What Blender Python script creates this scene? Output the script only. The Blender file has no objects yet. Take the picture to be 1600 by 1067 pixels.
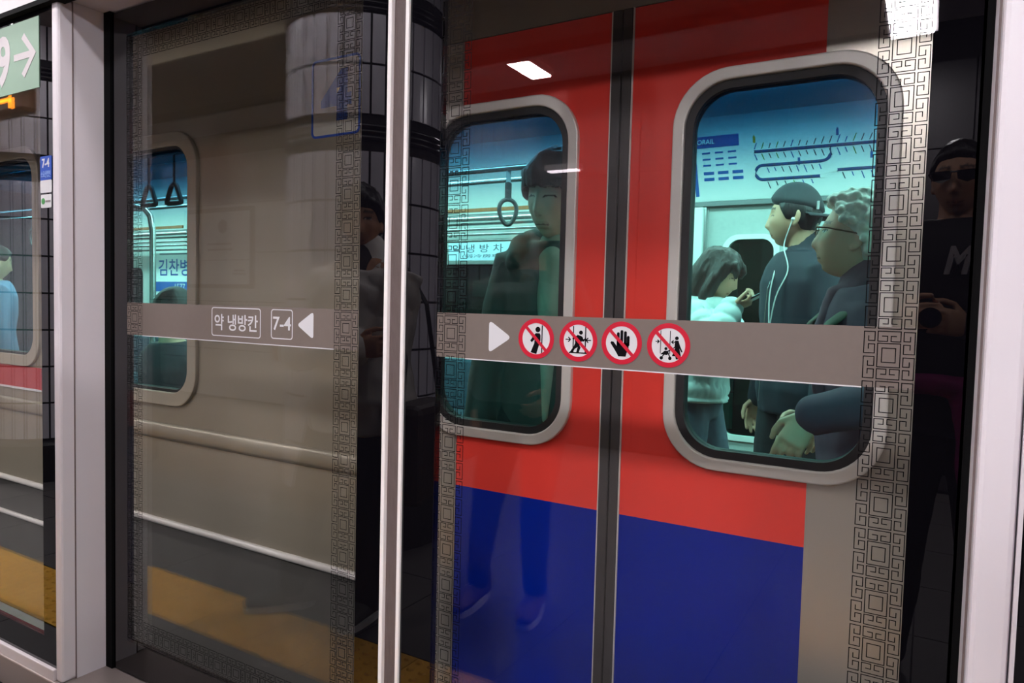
import bpy, bmesh, math, random
import numpy as np
from mathutils import Vector, Matrix, noise

random.seed(7)
SC = bpy.context.scene
COL = SC.collection

# ------------------------------------------------------------------ camera
CAM_LOC = (0.0, -1.22, 1.25)
cam_d = bpy.data.cameras.new('camera')
cam_d.sensor_width = 36.0
cam_d.lens = 1110.0 / 1600.0 * 36.0
cam_d.clip_start = 0.01
cam = bpy.data.objects.new('camera', cam_d)
COL.objects.link(cam)
_r = (0.861574, 0.50701793, 0.02496103)       # image right, in the world
_d = (0.04681279, -0.03039452, -0.99844115)   # image down
_f = (-0.50546889, 0.86139944, -0.04992206)   # view direction
cam.matrix_world = Matrix(((_r[0], -_d[0], -_f[0], CAM_LOC[0]),
                           (_r[1], -_d[1], -_f[1], CAM_LOC[1]),
                           (_r[2], -_d[2], -_f[2], CAM_LOC[2]),
                           (0, 0, 0, 1)))
SC.camera = cam

# ------------------------------------------------------------------ world, exposure
wd = bpy.data.worlds.new('station_air')
wd.use_nodes = True
wd.node_tree.nodes['Background'].inputs[0].default_value = (0.75, 0.8, 1.0, 1)
wd.node_tree.nodes['Background'].inputs[1].default_value = 0.03
SC.world = wd
SC.view_settings.view_transform = 'Standard'
SC.view_settings.look = 'None'
SC.view_settings.exposure = 0.5
SC.view_settings.gamma = 1.0
SC.view_settings.use_curve_mapping = False
PLATFORM_LIGHT = 170.0     # emission of the platform tubes
ROW_FILL = 13.0          # emission of the added, unseen fill tubes above the platform edge
ROW_FILL_LEFT = 16.0           # added fill tubes left of the column, set brighter to light it
TROUGH_LIGHT = 14.0       # emission of the shaded lamp left of the column
TRAIN_LIGHT = 22.0        # emission of the tubes in the train
SC.cycles.max_bounces = 8
SC.cycles.transparent_max_bounces = 12
SC.cycles.glossy_bounces = 4
SC.cycles.diffuse_bounces = 4
SC.cycles.caustics_reflective = False
SC.cycles.caustics_refractive = False
SC.cycles.sample_clamp_indirect = 6.0
SC.cycles.denoising_prefilter = 'ACCURATE'

# ------------------------------------------------------------------ helpers
def S(r, g, b):
    def c(v):
        v /= 255.0
        return v / 12.92 if v <= 0.04045 else ((v + 0.055) / 1.055) ** 2.4
    return (c(r), c(g), c(b), 1.0)

MATS = {}
def mat(name, col, rough=0.5, metal=0.0, emit=0.0, noise_amt=0.0, noise_scale=20.0, bump=0.0, spec=0.5, ecol=None, stretch=None):
    if name in MATS:
        return MATS[name]
    m = bpy.data.materials.new(name)
    m.use_nodes = True
    nt = m.node_tree
    p = nt.nodes['Principled BSDF']
    p.inputs['Base Color'].default_value = col
    p.inputs['Roughness'].default_value = rough
    p.inputs['Metallic'].default_value = metal
    p.inputs['Specular IOR Level'].default_value = spec
    if emit:
        p.inputs['Emission Color'].default_value = ecol or col
        p.inputs['Emission Strength'].default_value = emit
    if noise_amt or bump:
        tc = nt.nodes.new('ShaderNodeTexCoord')
        mp = nt.nodes.new('ShaderNodeMapping')
        if stretch:
            mp.inputs['Scale'].default_value = stretch
        nz = nt.nodes.new('ShaderNodeTexNoise')
        nz.inputs['Scale'].default_value = noise_scale
        nz.inputs['Detail'].default_value = 4
        nt.links.new(tc.outputs['Object'], mp.inputs['Vector'])
        nt.links.new(mp.outputs['Vector'], nz.inputs['Vector'])
        if noise_amt:
            mx = nt.nodes.new('ShaderNodeMix')
            mx.data_type = 'RGBA'
            mx.inputs[6].default_value = [c * (1 - noise_amt) for c in col[:3]] + [1]
            mx.inputs[7].default_value = [min(1, c * (1 + noise_amt)) for c in col[:3]] + [1]
            nt.links.new(nz.outputs['Fac'], mx.inputs[0])
            nt.links.new(mx.outputs[2], p.inputs['Base Color'])
        if bump:
            b = nt.nodes.new('ShaderNodeBump')
            b.inputs['Strength'].default_value = bump
            b.inputs['Distance'].default_value = 0.01
            nt.links.new(nz.outputs['Fac'], b.inputs['Height'])
            nt.links.new(b.outputs['Normal'], p.inputs['Normal'])
    MATS[name] = m
    return m

def glass_mat(name, tint, f0=0.045, tint_top=None, z0=0.0, z1=1.0):
    """A thin pane: clear (tinted) transmission and a mirror reflection that grows towards grazing."""
    m = bpy.data.materials.new(name)
    m.use_nodes = True
    nt = m.node_tree
    nt.nodes.clear()
    out = nt.nodes.new('ShaderNodeOutputMaterial')
    tr = nt.nodes.new('ShaderNodeBsdfTransparent')
    tr.inputs['Color'].default_value = tint
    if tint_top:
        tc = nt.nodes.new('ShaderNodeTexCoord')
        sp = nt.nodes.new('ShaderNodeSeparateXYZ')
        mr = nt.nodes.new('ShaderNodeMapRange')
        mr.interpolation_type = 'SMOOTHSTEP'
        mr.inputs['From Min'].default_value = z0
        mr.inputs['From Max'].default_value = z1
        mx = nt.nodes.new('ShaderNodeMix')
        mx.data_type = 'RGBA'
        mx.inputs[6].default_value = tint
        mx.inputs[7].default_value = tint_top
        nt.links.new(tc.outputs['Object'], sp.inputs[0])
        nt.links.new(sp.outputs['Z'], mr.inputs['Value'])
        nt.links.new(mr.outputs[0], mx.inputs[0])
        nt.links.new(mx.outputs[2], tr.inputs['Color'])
    gl = nt.nodes.new('ShaderNodeBsdfGlossy')
    gl.inputs['Roughness'].default_value = 0.0
    gl.inputs['Color'].default_value = (1, 1, 1, 1)
    lw = nt.nodes.new('ShaderNodeLayerWeight')
    lw.inputs['Blend'].default_value = 0.5
    pw = nt.nodes.new('ShaderNodeMath'); pw.operation = 'POWER'
    pw.inputs[1].default_value = 5.0
    ml = nt.nodes.new('ShaderNodeMath'); ml.operation = 'MULTIPLY_ADD'
    ml.inputs[1].default_value = 1.0 - f0
    ml.inputs[2].default_value = f0
    mix = nt.nodes.new('ShaderNodeMixShader')
    nt.links.new(lw.outputs['Facing'], pw.inputs[0])
    nt.links.new(pw.outputs[0], ml.inputs[0])
    nt.links.new(ml.outputs[0], mix.inputs[0])
    nt.links.new(tr.outputs[0], mix.inputs[1])
    nt.links.new(gl.outputs[0], mix.inputs[2])
    nt.links.new(mix.outputs[0], out.inputs[0])
    MATS[name] = m
    return m

class MB:
    """collects faces; build() links them as one mesh object"""
    def __init__(self):
        self.v = []; self.f = []; self.mi = []; self.m = 0
    def add(self, vs, fs):
        o = len(self.v)
        self.v += [tuple(p) for p in vs]
        for f in fs:
            self.f.append(tuple(i + o for i in f)); self.mi.append(self.m)
        return self
    def box(self, x0, x1, y0, y1, z0, z1):
        vs = [(x, y, z) for x in (x0, x1) for y in (y0, y1) for z in (z0, z1)]
        return self.add(vs, [(0, 1, 3, 2), (4, 6, 7, 5), (0, 4, 5, 1), (2, 3, 7, 6), (0, 2, 6, 4), (1, 5, 7, 3)])
    def tube(self, pts, rad, n=8, ref=None, cap=True, closed=False):
        """sweep an ellipse along points; rad: number, list of numbers or list of (rx, ry)"""
        pts = [Vector(p) for p in pts]
        k = len(pts)
        if not isinstance(rad, (list, tuple)):
            rad = [rad] * k
        rad = [r if isinstance(r, (list, tuple)) else (r, r) for r in rad]
        if cap and not closed:   # rounded ends
            d0 = (pts[0] - pts[1]).normalized(); d1 = (pts[-1] - pts[-2]).normalized()
            r0 = min(rad[0]); r1 = min(rad[-1])
            P = [pts[0] + d0 * r0 * a for a in (.92, .7, .38)] + pts + [pts[-1] + d1 * r1 * a for a in (.38, .7, .92)]
            R = [(rad[0][0] * a, rad[0][1] * a) for a in (.38, .72, .93)] + rad + [(rad[-1][0] * a, rad[-1][1] * a) for a in (.93, .72, .38)]
            pts, rad = P, R; k = len(pts)
        ref = Vector(ref) if ref is not None else None
        rings = []; prev = None
        for i in range(k):
            if closed:
                t = pts[(i + 1) % k] - pts[i - 1]
            else:
                t = pts[min(i + 1, k - 1)] - pts[max(i - 1, 0)]
            t.normalize()
            if ref is not None:
                a = ref - t * ref.dot(t)
            elif prev is None:
                q = Vector((0, 0, 1)) if abs(t.z) < .9 else Vector((1, 0, 0))
                a = q.cross(t)
            else:
                a = prev - t * prev.dot(t)
            if a.length < 1e-6:
                a = Vector((1, 0, 0)) - t * t.x
            a.normalize(); prev = a
            b = t.cross(a)
            rings.append([pts[i] + a * (math.cos(2 * math.pi * j / n) * rad[i][0]) + b * (math.sin(2 * math.pi * j / n) * rad[i][1]) for j in range(n)])
        vs = [p for r in rings for p in r]
        fs = []
        for i in range(k if closed else k - 1):
            for j in range(n):
                i2 = (i + 1) % k
                fs.append((i * n + j, i * n + (j + 1) % n, i2 * n + (j + 1) % n, i2 * n + j))
        if not closed:
            fs.append(tuple(range(n - 1, -1, -1)))
            fs.append(tuple((k - 1) * n + j for j in range(n)))
        return self.add(vs, fs)
    def ball(self, c, r, nu=14, nv=9, M=None):
        """ellipsoid with radii r, optional rotation M"""
        c = Vector(c); r = r if isinstance(r, (list, tuple)) else (r, r, r)
        vs = [Vector((0, 0, r[2]))]
        for i in range(1, nv):
            ph = math.pi * i / nv
            for j in range(nu):
                th = 2 * math.pi * j / nu
                vs.append(Vector((math.sin(ph) * math.cos(th) * r[0], math.sin(ph) * math.sin(th) * r[1], math.cos(ph) * r[2])))
        vs.append(Vector((0, 0, -r[2])))
        if M is not None:
            vs = [M @ p for p in vs]
        vs = [p + c for p in vs]
        fs = [(0, 1 + j, 1 + (j + 1) % nu) for j in range(nu)]
        for i in range(nv - 2):
            for j in range(nu):
                a = 1 + i * nu
                fs.append((a + j, a + nu + j, a + nu + (j + 1) % nu, a + (j + 1) % nu))
        a = 1 + (nv - 2) * nu
        fs += [(len(vs) - 1, a + (j + 1) % nu, a + j) for j in range(nu)]
        return self.add(vs, fs)
    def lathe(self, c, prof, n=24):
        """profile of (radius, z) turned about the vertical through c"""
        k = len(prof)
        vs = [(c[0] + r * math.cos(2 * math.pi * j / n), c[1] + r * math.sin(2 * math.pi * j / n), c[2] + z) for r, z in prof for j in range(n)]
        fs = [(i * n + j, i * n + (j + 1) % n, (i + 1) * n + (j + 1) % n, (i + 1) * n + j) for i in range(k - 1) for j in range(n)]
        fs.append(tuple(range(n - 1, -1, -1))); fs.append(tuple((k - 1) * n + j for j in range(n)))
        return self.add(vs, fs)
    def plate(self, poly, y0, y1):
        """a polygon in x, z given a thickness in y (y0 is the side facing the platform)"""
        n = len(poly)
        vs = [(x, y0, z) for x, z in poly] + [(x, y1, z) for x, z in poly]
        fs = [tuple(range(n)), tuple(range(2 * n - 1, n - 1, -1))]
        fs += [(i, i + n, (i + 1) % n + n, (i + 1) % n) for i in range(n)]
        return self.add(vs, fs)
    def ring(self, outer, inner, y0, y1):
        """frame between two loops of equal length in x, z"""
        n = len(outer)
        vs = [(x, y0, z) for x, z in outer] + [(x, y0, z) for x, z in inner] + [(x, y1, z) for x, z in outer] + [(x, y1, z) for x, z in inner]
        fs = []
        for i in range(n):
            j = (i + 1) % n
            fs += [(i, j, n + j, n + i), (2 * n + j, 2 * n + i, 3 * n + i, 3 * n + j), (j, i, 2 * n + i, 2 * n + j), (n + i, n + j, 3 * n + j, 3 * n + i)]
        return self.add(vs, fs)
    def mesh(self, name, fix=True):
        me = bpy.data.meshes.new(name)
        me.from_pydata(self.v, [], self.f)
        me.polygons.foreach_set('material_index', self.mi)
        if fix:
            bm = bmesh.new(); bm.from_mesh(me)
            bmesh.ops.recalc_face_normals(bm, faces=bm.faces)
            bm.to_mesh(me); bm.free()
        me.update()
        return me
    def build(self, name, m, parent=None, smooth=False, bevel=0.0):
        return link(name, self.mesh(name), m, parent, smooth, bevel)

def link(name, me, m, parent=None, smooth=False, bevel=0.0):
    o = bpy.data.objects.new(name, me)
    COL.objects.link(o)
    for q in (m if isinstance(m, (list, tuple)) else [m]):
        me.materials.append(q)
    if smooth:
        me.polygons.foreach_set('use_smooth', [True] * len(me.polygons))
    if bevel:
        b = o.modifiers.new('bevel', 'BEVEL'); b.width = bevel; b.segments = 2; b.limit_method = 'ANGLE'
    if parent:
        o.parent = parent
        if parent.get('world_parts'):
            o.matrix_parent_inverse = Matrix.Translation(-Vector(parent.location))
    return o

def thing(name, label, cat, loc=(0, 0, 0), rz=0.0, group=None, world_parts=False):
    """an Empty at the base of a thing; with world_parts its children are given in world coordinates"""
    o = bpy.data.objects.new(name, None)
    COL.objects.link(o)
    o.empty_display_size = 0.1
    o.location = loc; o.rotation_euler = (0, 0, rz)
    o['label'] = label; o['category'] = cat
    if group: o['group'] = group
    if world_parts: o['world_parts'] = 1
    return o

def tag(o, label, cat, group=None):
    o['label'] = label; o['category'] = cat
    if group: o['group'] = group
    return o

def struct(o, label=None, cat=None):
    o['kind'] = 'structure'
    if label: o['label'] = label
    if cat: o['category'] = cat
    return o

def box(name, x0, x1, y0, y1, z0, z1, m, parent=None, bevel=0.0):
    return MB().box(x0, x1, y0, y1, z0, z1).build(name, m, parent, bevel=bevel)

def rrect(x0, x1, z0, z1, r, n=8):
    """rounded rectangle loop in x, z; r may be one radius or (bl, br, tr, tl)"""
    r = r if isinstance(r, (list, tuple)) else (r,) * 4
    out = []
    for (cx, cz, rr, a0) in ((x0 + r[0], z0 + r[0], r[0], 180), (x1 - r[1], z0 + r[1], r[1], 270), (x1 - r[2], z1 - r[2], r[2], 0), (x0 + r[3], z1 - r[3], r[3], 90)):
        for i in range(n + 1):
            a = math.radians(a0 + 90 * i / n)
            out.append((cx + rr * math.cos(a), cz + rr * math.sin(a)))
    return out

def circ(cx, cz, r, n=40):
    return [(cx + r * math.cos(2 * math.pi * i / n), cz + r * math.sin(2 * math.pi * i / n)) for i in range(n)]

def capsule2(x0, z0, x1, z1, w, n=6):
    """thick line with round ends in x, z"""
    a = math.atan2(z1 - z0, x1 - x0)
    out = []
    for (cx, cz, s) in ((x1, z1, -90), (x0, z0, 90)):
        for i in range(n + 1):
            t = a + math.radians(s + 180 * i / n)
            out.append((cx + w * math.cos(t), cz + w * math.sin(t)))
    return out

def plate_holes(name, outer, holes, y0, y1, m, parent=None):
    """a wall plate in x, z with holes cut through it"""
    bm = bmesh.new()
    es = []
    for loop in [outer] + holes:
        vs = [bm.verts.new((x, y0, z)) for x, z in loop]
        es += [bm.edges.new((vs[i], vs[(i + 1) % len(vs)])) for i in range(len(vs))]
    bmesh.ops.triangle_fill(bm, use_beauty=True, use_dissolve=False, edges=es)
    g = bmesh.ops.extrude_face_region(bm, geom=bm.faces[:] + bm.edges[:] + bm.verts[:])
    for e in g['geom']:
        if isinstance(e, bmesh.types.BMVert):
            e.co.y = y1
    bmesh.ops.recalc_face_normals(bm, faces=bm.faces)
    me = bpy.data.meshes.new(name)
    bm.to_mesh(me); bm.free()
    return link(name, me, m, parent)

BENCH = bpy.data.scenes.new('bench')      # scratch scene: modifiers and lettering are evaluated here, removed at the end
def baked(o):
    BENCH.collection.objects.link(o)
    vl = BENCH.view_layers[0]
    vl.update()
    return bpy.data.meshes.new_from_object(o.evaluated_get(vl.depsgraph))

def text(name, s, x0, x1, z0, z1, y, m, parent=None, thick=0.0, deep=0.0008, shear=0.0, flip=False):
    """lettering fitted into the rectangle, facing the platform (flip: facing the train)"""
    c = bpy.data.curves.new(name, 'FONT')
    c.body = s; c.offset = thick; c.shear = shear; c.resolution_u = 4
    o = bpy.data.objects.new(name, c)
    me = baked(o)
    bpy.data.objects.remove(o); bpy.data.curves.remove(c)
    xs = [v.co.x for v in me.vertices]; zs = [v.co.y for v in me.vertices]
    ax, bx_, az, bz = min(xs), max(xs), min(zs), max(zs)
    bm = bmesh.new(); bm.from_mesh(me)
    g = bmesh.ops.extrude_face_region(bm, geom=bm.faces[:])
    top = {e for e in g['geom'] if isinstance(e, bmesh.types.BMVert)}
    for v in bm.verts:
        u = (v.co.x - ax) / (bx_ - ax); w = (v.co.y - az) / (bz - az)
        if flip: u = 1 - u
        v.co = Vector((x0 + u * (x1 - x0), y - deep if v in top else y, z0 + w * (z1 - z0)))
    bmesh.ops.recalc_face_normals(bm, faces=bm.faces)
    bm.to_mesh(me); bm.free(); me.name = name
    me.polygons.foreach_set('use_smooth', [False] * len(me.polygons))
    return link(name, me, m, parent)

def copy_tree(o, parent=None):
    c = o.copy(); COL.objects.link(c)
    if parent: c.parent = parent
    for ch in o.children: copy_tree(ch, c)
    return c

def remeshed(mb, voxel, smooth=2, dec=1.0, name='m'):
    """fuse overlapping shells into one continuous surface"""
    me = mb.mesh(name)
    o = bpy.data.objects.new('tmp', me)
    r = o.modifiers.new('r', 'REMESH'); r.mode = 'VOXEL'; r.voxel_size = voxel; r.use_smooth_shade = True
    if smooth:
        s = o.modifiers.new('s', 'SMOOTH'); s.factor = 0.5; s.iterations = smooth
    if dec < 1:
        d = o.modifiers.new('d', 'DECIMATE'); d.ratio = dec
    out = baked(o)
    bpy.data.objects.remove(o); bpy.data.meshes.remove(me)
    out.name = name
    out.materials.clear()
    return out

# ------------------------------------------------------------------ materials
M_post = mat('powder_white', S(220, 214, 219), 0.38, noise_amt=.03, noise_scale=6)
M_edge = mat('edge_white', S(246, 242, 240), 0.35)
M_header = mat('header_grey', S(206, 198, 200), 0.45, noise_amt=.03, noise_scale=5)
M_black = mat('black_enamel_glass', S(9, 8, 12), 0.0, spec=0.5)
M_ink = mat('black_print', S(16, 14, 18), 0.6, spec=0.05)
M_gap = mat('black_rubber', S(8, 8, 9), 0.8, spec=0.1)
M_rib = mat('rubber_grey', S(110, 96, 94), 0.7, noise_amt=.1, noise_scale=40)
M_rib2 = mat('rubber_dark', S(52, 45, 44), 0.8)
M_band = mat('taupe_film', S(114, 103, 96), 0.6, noise_amt=.05, noise_scale=60)
M_white = mat('white_film', S(212, 212, 215), 0.5)
M_red = mat('sign_red', S(196, 5, 44), 0.5)
M_sill = mat('brushed_sill', S(150, 138, 134), 0.4, .4, noise_amt=.08, noise_scale=60, stretch=(1, 20, 20))
M_glass = glass_mat('screen_glass', (0.98, 0.99, 0.985, 1), 0.038)
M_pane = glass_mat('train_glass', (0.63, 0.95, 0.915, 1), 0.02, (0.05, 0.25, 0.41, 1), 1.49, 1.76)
M_clear = glass_mat('far_glass', (0.55, 0.80, 0.75, 1), 0.05)
M_silver = mat('train_silver', S(158, 147, 131), 0.36, .35, noise_amt=.06, noise_scale=3, stretch=(.4, 1, 6))
M_frame = mat('window_alloy', S(226, 218, 212), 0.38, .15, noise_amt=.05, noise_scale=8)
M_frame2 = mat('window_alloy_warm', S(176, 166, 150), 0.4, .25, noise_amt=.05, noise_scale=8)
M_gasket = mat('gasket', S(34, 30, 32), 0.6)
M_seal = mat('door_seal', S(66, 60, 60), 0.65, noise_amt=.08, noise_scale=30)
M_int = mat('interior_cream', S(226, 232, 230), 0.5)
M_int2 = mat('interior_grey', S(176, 186, 184), 0.5, noise_amt=.12, noise_scale=60)
M_steel = mat('polished_steel', S(205, 210, 212), 0.22, .9)
M_floor_in = mat('train_floor', S(92, 62, 40), 0.5, noise_amt=.15, noise_scale=12)
M_dark = mat('tunnel_dark', S(26, 30, 34), 0.8)
M_grout = mat('grout', S(34, 32, 36), 0.9)
M_tile = mat('column_tile', S(214, 210, 222), 0.2, noise_amt=.05, noise_scale=9)
M_ringm = mat('column_ring', S(30, 28, 34), 0.25)
M_plinth = mat('column_plinth', S(24, 22, 25), 0.4)
M_ftile = mat('floor_tile', S(70, 66, 66), 0.5, noise_amt=.16, noise_scale=14)
M_tact = mat('tactile_yellow', S(240, 172, 40), 0.55, noise_amt=.14, noise_scale=20)
M_ceil = mat('ceiling_panel', S(128, 118, 112), 0.7, noise_amt=.05, noise_scale=8)
M_ceil2 = mat('ceiling_white', S(205, 198, 200), 0.7)
M_wall_dark = mat('wall_panel_dark', S(46, 42, 46), 0.5, noise_amt=.1, noise_scale=4)
M_wall = mat('wall_panel', S(190, 184, 180), 0.45, noise_amt=.05, noise_scale=4)
M_blue = mat('sign_blue', S(24, 74, 176), 0.5)
M_tube = mat('lamp_white', (1, .97, 1, 1), 0.5, emit=PLATFORM_LIGHT, ecol=(1, .95, 1, 1))
M_fill_row = mat('fill_white_row', (1, .97, 1, 1), 0.5, emit=ROW_FILL, ecol=(1, .95, .98, 1))
M_fill_left = mat('fill_white_left', (1, .97, 1, 1), 0.5, emit=ROW_FILL_LEFT, ecol=(1, .96, .95, 1))
M_fill_slim = mat('fill_white_slim', (1, .97, 1, 1), 0.5, emit=ROW_FILL * .75, ecol=(1, .95, .98, 1))
M_lamp_t = mat('lamp_train', (1, 1, 1, 1), 0.5, emit=TRAIN_LIGHT, ecol=(.92, 1, .98, 1))

def livery():
    m = bpy.data.materials.new('door_livery')
    m.use_nodes = True
    nt = m.node_tree; p = nt.nodes['Principled BSDF']
    p.inputs['Roughness'].default_value = 0.3
    p.inputs['Specular IOR Level'].default_value = 0.2
    tc = nt.nodes.new('ShaderNodeTexCoord'); sp = nt.nodes.new('ShaderNodeSeparateXYZ')
    nt.links.new(tc.outputs['Object'], sp.inputs[0])
    def gt(sock, v):
        n = nt.nodes.new('ShaderNodeMath'); n.operation = 'GREATER_THAN'; n.inputs[1].default_value = v
        nt.links.new(sp.outputs[sock], n.inputs[0]); return n.outputs[0]
    def mixc(fac, a, b):
        n = nt.nodes.new('ShaderNodeMix'); n.data_type = 'RGBA'
        nt.links.new(fac, n.inputs[0])
        for s, v in ((6, a), (7, b)):
            if isinstance(v, tuple): n.inputs[s].default_value = v
            else: nt.links.new(v, n.inputs[s])
        return n.outputs[2]
    silver = S(198, 188, 176)
    c = mixc(gt('Z', 0.70), S(0, 34, 148), S(243, 70, 60))
    c = mixc(gt('X', -0.231), c, silver)
    c = mixc(gt('X', -1.228), silver, c)
    nt.links.new(c, p.inputs['Base Color'])
    # bare metal outside the paint
    a, b = gt('X', -0.231), gt('X', -1.228)
    iv = nt.nodes.new('ShaderNodeMath'); iv.operation = 'SUBTRACT'; iv.inputs[0].default_value = 1.0
    nt.links.new(b, iv.inputs[1])
    ad = nt.nodes.new('ShaderNodeMath'); ad.operation = 'ADD'
    nt.links.new(a, ad.inputs[0]); nt.links.new(iv.outputs[0], ad.inputs[1])
    mu = nt.nodes.new('ShaderNodeMath'); mu.operation = 'MULTIPLY'; mu.inputs[1].default_value = .6
    nt.links.new(ad.outputs[0], mu.inputs[0])
    nt.links.new(mu.outputs[0], p.inputs['Metallic'])
    return m
M_livery = livery()

# ================================================================== SETTING: platform
def pieces(name, parent, me, m, spots):
    """alike pieces sharing one mesh"""
    for i, sp in enumerate(spots):
        o = bpy.data.objects.new(name, me)
        COL.objects.link(o)
        o.location = sp[:3]
        if len(sp) > 3: o.rotation_euler = (0, 0, sp[3])
        o.parent = parent

floor = struct(box('floor', -11, 4, -6.2, 0.06, -0.12, -0.004, M_grout))
ft = MB().box(-.297, .297, -.297, .297, -.02, 0).mesh('floor_tile'); ft.materials.append(M_ftile)
spots = [(-7.5 + .6 * i, -1.04 - .6 * j, 0) for i in range(15) for j in range(8)]
pieces('floor_tile', floor, ft, M_ftile, spots)
ft2 = MB().box(-.297, .297, -.213, .213, -.02, 0).mesh('floor_tile'); ft2.materials.append(M_ftile)
pieces('floor_tile', floor, ft2, M_ftile, [(-7.5 + .6 * i, -.22, 0) for i in range(15)])
tb = MB().box(-.148, .148, -.148, .148, -.02, 0.001)
for i in range(6):
    for j in range(6):
        cx, cy = -.125 + .05 * i, -.125 + .05 * j
        vs = [(cx + r * math.cos(a * math.pi / 4), cy + r * math.sin(a * math.pi / 4), z) for r, z in ((.016, .001), (.009, .006)) for a in range(8)]
        tb.add(vs, [(a, (a + 1) % 8, 8 + (a + 1) % 8, 8 + a) for a in range(8)] + [tuple(range(8, 16))])
tt = tb.mesh('tactile_tile'); tt.materials.append(M_tact)
pieces('tactile_tile', floor, tt, M_tact, [(-7.65 + .3 * i, -.588, 0) for i in range(30)])

ceiling = struct(box('ceiling', -11, 4, -3.25, 1.0, 3.02, 3.1, M_grout))
cp = MB().box(-.596, .596, -.296, .296, 3.0, 3.02).mesh('ceiling_panel'); cp.materials.append(M_ceil)
pieces('ceiling_panel', ceiling, cp, M_ceil, [(-8.4 + 1.2 * i, -.3 - .6 * j, 0) for i in range(10) for j in range(5) if j != 1])
up = struct(box('trim_1', -11, 4, -6.2, -3.25, 3.30, 3.4, M_ceil2))
fas = struct(box('trim_2', -11, 4, -3.27, -3.25, 3.0, 3.3, M_ceil2))
ceiling['label'] = 'brown-grey panelled ceiling reflected in the dark upper glass'
wall = struct(box('wall_back', -11, 4, -5.06, -4.62, 0, 3.4, M_grout))
wp = MB().box(-.595, .595, -.02, .01, -.295, .295).mesh('wall_panel'); wp.materials.append(M_wall)
pieces('wall_panel', wall, wp, M_wall, [(-10 + 1.2 * i, -4.61, .32 + .6 * j) for i in range(5) for j in range(5)])
wp2 = wp.copy(); wp2.materials.clear(); wp2.materials.append(M_wall_dark)
pieces('wall_panel', wall, wp2, M_wall_dark, [(-10 + 1.2 * i, -4.61, .32 + .6 * j) for i in range(5, 12) for j in range(5)])
wl = struct(box('wall_left', -11.1, -11, -6.2, 0.0, 0, 3.4, M_wall))
wr = struct(box('wall_right', 4, 4.1, -6.2, 0.0, 0, 3.4, M_wall))

# ---- tiled columns
def column(cx, cy, label, singles):
    r = .415
    t = thing('tiled_column', label, 'column', (cx, cy, 0), group=None)
    MB().lathe((0, 0, 0), [(r - .006, .26), (r - .006, 3.0)], 48).build('core', M_grout, t, smooth=False)
    MB().lathe((0, 0, 0), [(r + .075, 0.0), (r + .075, .245), (r + .065, .262), (r, .27)], 40).build('plinth', M_plinth, t)
    tm = MB()
    a = math.radians(4.25); h = .1165
    prof = []
    for rr in (r - .012, r + .004):
        for k in (-1, -.33, .33, 1):
            prof.append((rr * math.cos(k * a), rr * math.sin(k * a)))
    vs = [(x, y, -h) for x, y in prof] + [(x, y, h) for x, y in prof]
    fs = [(4, 5, 13, 12), (5, 6, 14, 13), (6, 7, 15, 14), (0, 4, 12, 8), (7, 3, 11, 15), (8, 12, 13, 9), (9, 13, 14, 10), (10, 14, 15, 11), (0, 1, 5, 4), (1, 2, 6, 5), (2, 3, 7, 6)]
    tile = MB().add(vs, fs).mesh('tile'); tile.materials.append(M_tile)
    rows = [.40, .645, .89, 1.135, 1.38, 1.625, 1.87, 2.285, 2.53, 2.9]
    rest = MB()
    for z in rows:
        for k in range(36):
            ang = math.radians(10 * k)
            d = (ang - math.radians(52) + math.pi) % (2 * math.pi) - math.pi
            if singles and abs(d) < math.radians(101):
                pieces('tile', t, tile, M_tile, [(0, 0, z, ang)])
            else:
                c, s = math.cos(ang), math.sin(ang)
                rest.add([(x * c - y * s, x * s + y * c, q + z) for x, y, q in vs], fs)
    ro = rest.build('tile_field', M_tile, t); ro['kind'] = 'stuff'
    for z in (2.08, 2.70):
        for dz in (-.028, 0.0, .028):
            MB().lathe((0, 0, 0), [(r, z + dz - .013), (r + .012, z + dz - .008), (r + .014, z + dz), (r + .012, z + dz + .008), (r, z + dz + .013)], 48).build('ring', M_ringm, t, smooth=True)
    return t
column(-2.69, -1.74, 'wide column of pale upright tiles with black rings, mirrored beside the number four', True)
column(-5.45, -1.74, 'pale tiled column mirrored in the narrow panel left of the white post', False)

# ---- platform lamps
def tube_lamp(x0, x1, y0, y1, z, label, m, group=None):
    t = thing('ceiling_light', label, 'light', ((x0 + x1) / 2, (y0 + y1) / 2, z), group=group, world_parts=True)
    box('housing', x0 - .02, x1 + .02, y0 - .02, y1 + .02, z + .012, z + .06, M_ceil2, t)
    box('diffuser', x0, x1, y0, y1, z, z + .012, m, t)
    return t
tube_lamp(-.30, -.06, -4.02, -3.30, 3.03, 'bright white ceiling lamp mirrored at the top of the right patterned strip', M_tube)
tube_lamp(-2.78, -2.62, -3.72, -3.30, 3.03, 'small slanted white lamp mirrored above the left red train door', M_tube)
tube_lamp(-4.35, -4.15, -3.9, -3.30, 3.03, 'white ceiling lamp over the platform behind the tiled column', M_tube)
tube_lamp(2.1, 2.3, -3.9, -3.30, 3.03, 'white ceiling lamp over the platform right of the photographer', M_tube)
for i in range(8):  # two unseen fill rows, added to light posts, people, column and train
    tube_lamp(-8.2 + 1.35 * i, -7.0 + 1.35 * i, -1.16, -.98, 2.96, 'added unseen fill lamp, a long white tube above the platform edge', M_fill_left if i < 4 else M_fill_row, 'added row of fill lamps above the platform edge')
    tube_lamp(-8.2 + 1.35 * i, -7.0 + 1.35 * i, -.46, -.34, 2.96, 'added unseen slim fill lamp close in front of the header beam', M_fill_slim, 'added row of slim fill lamps before the header beam')
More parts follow.
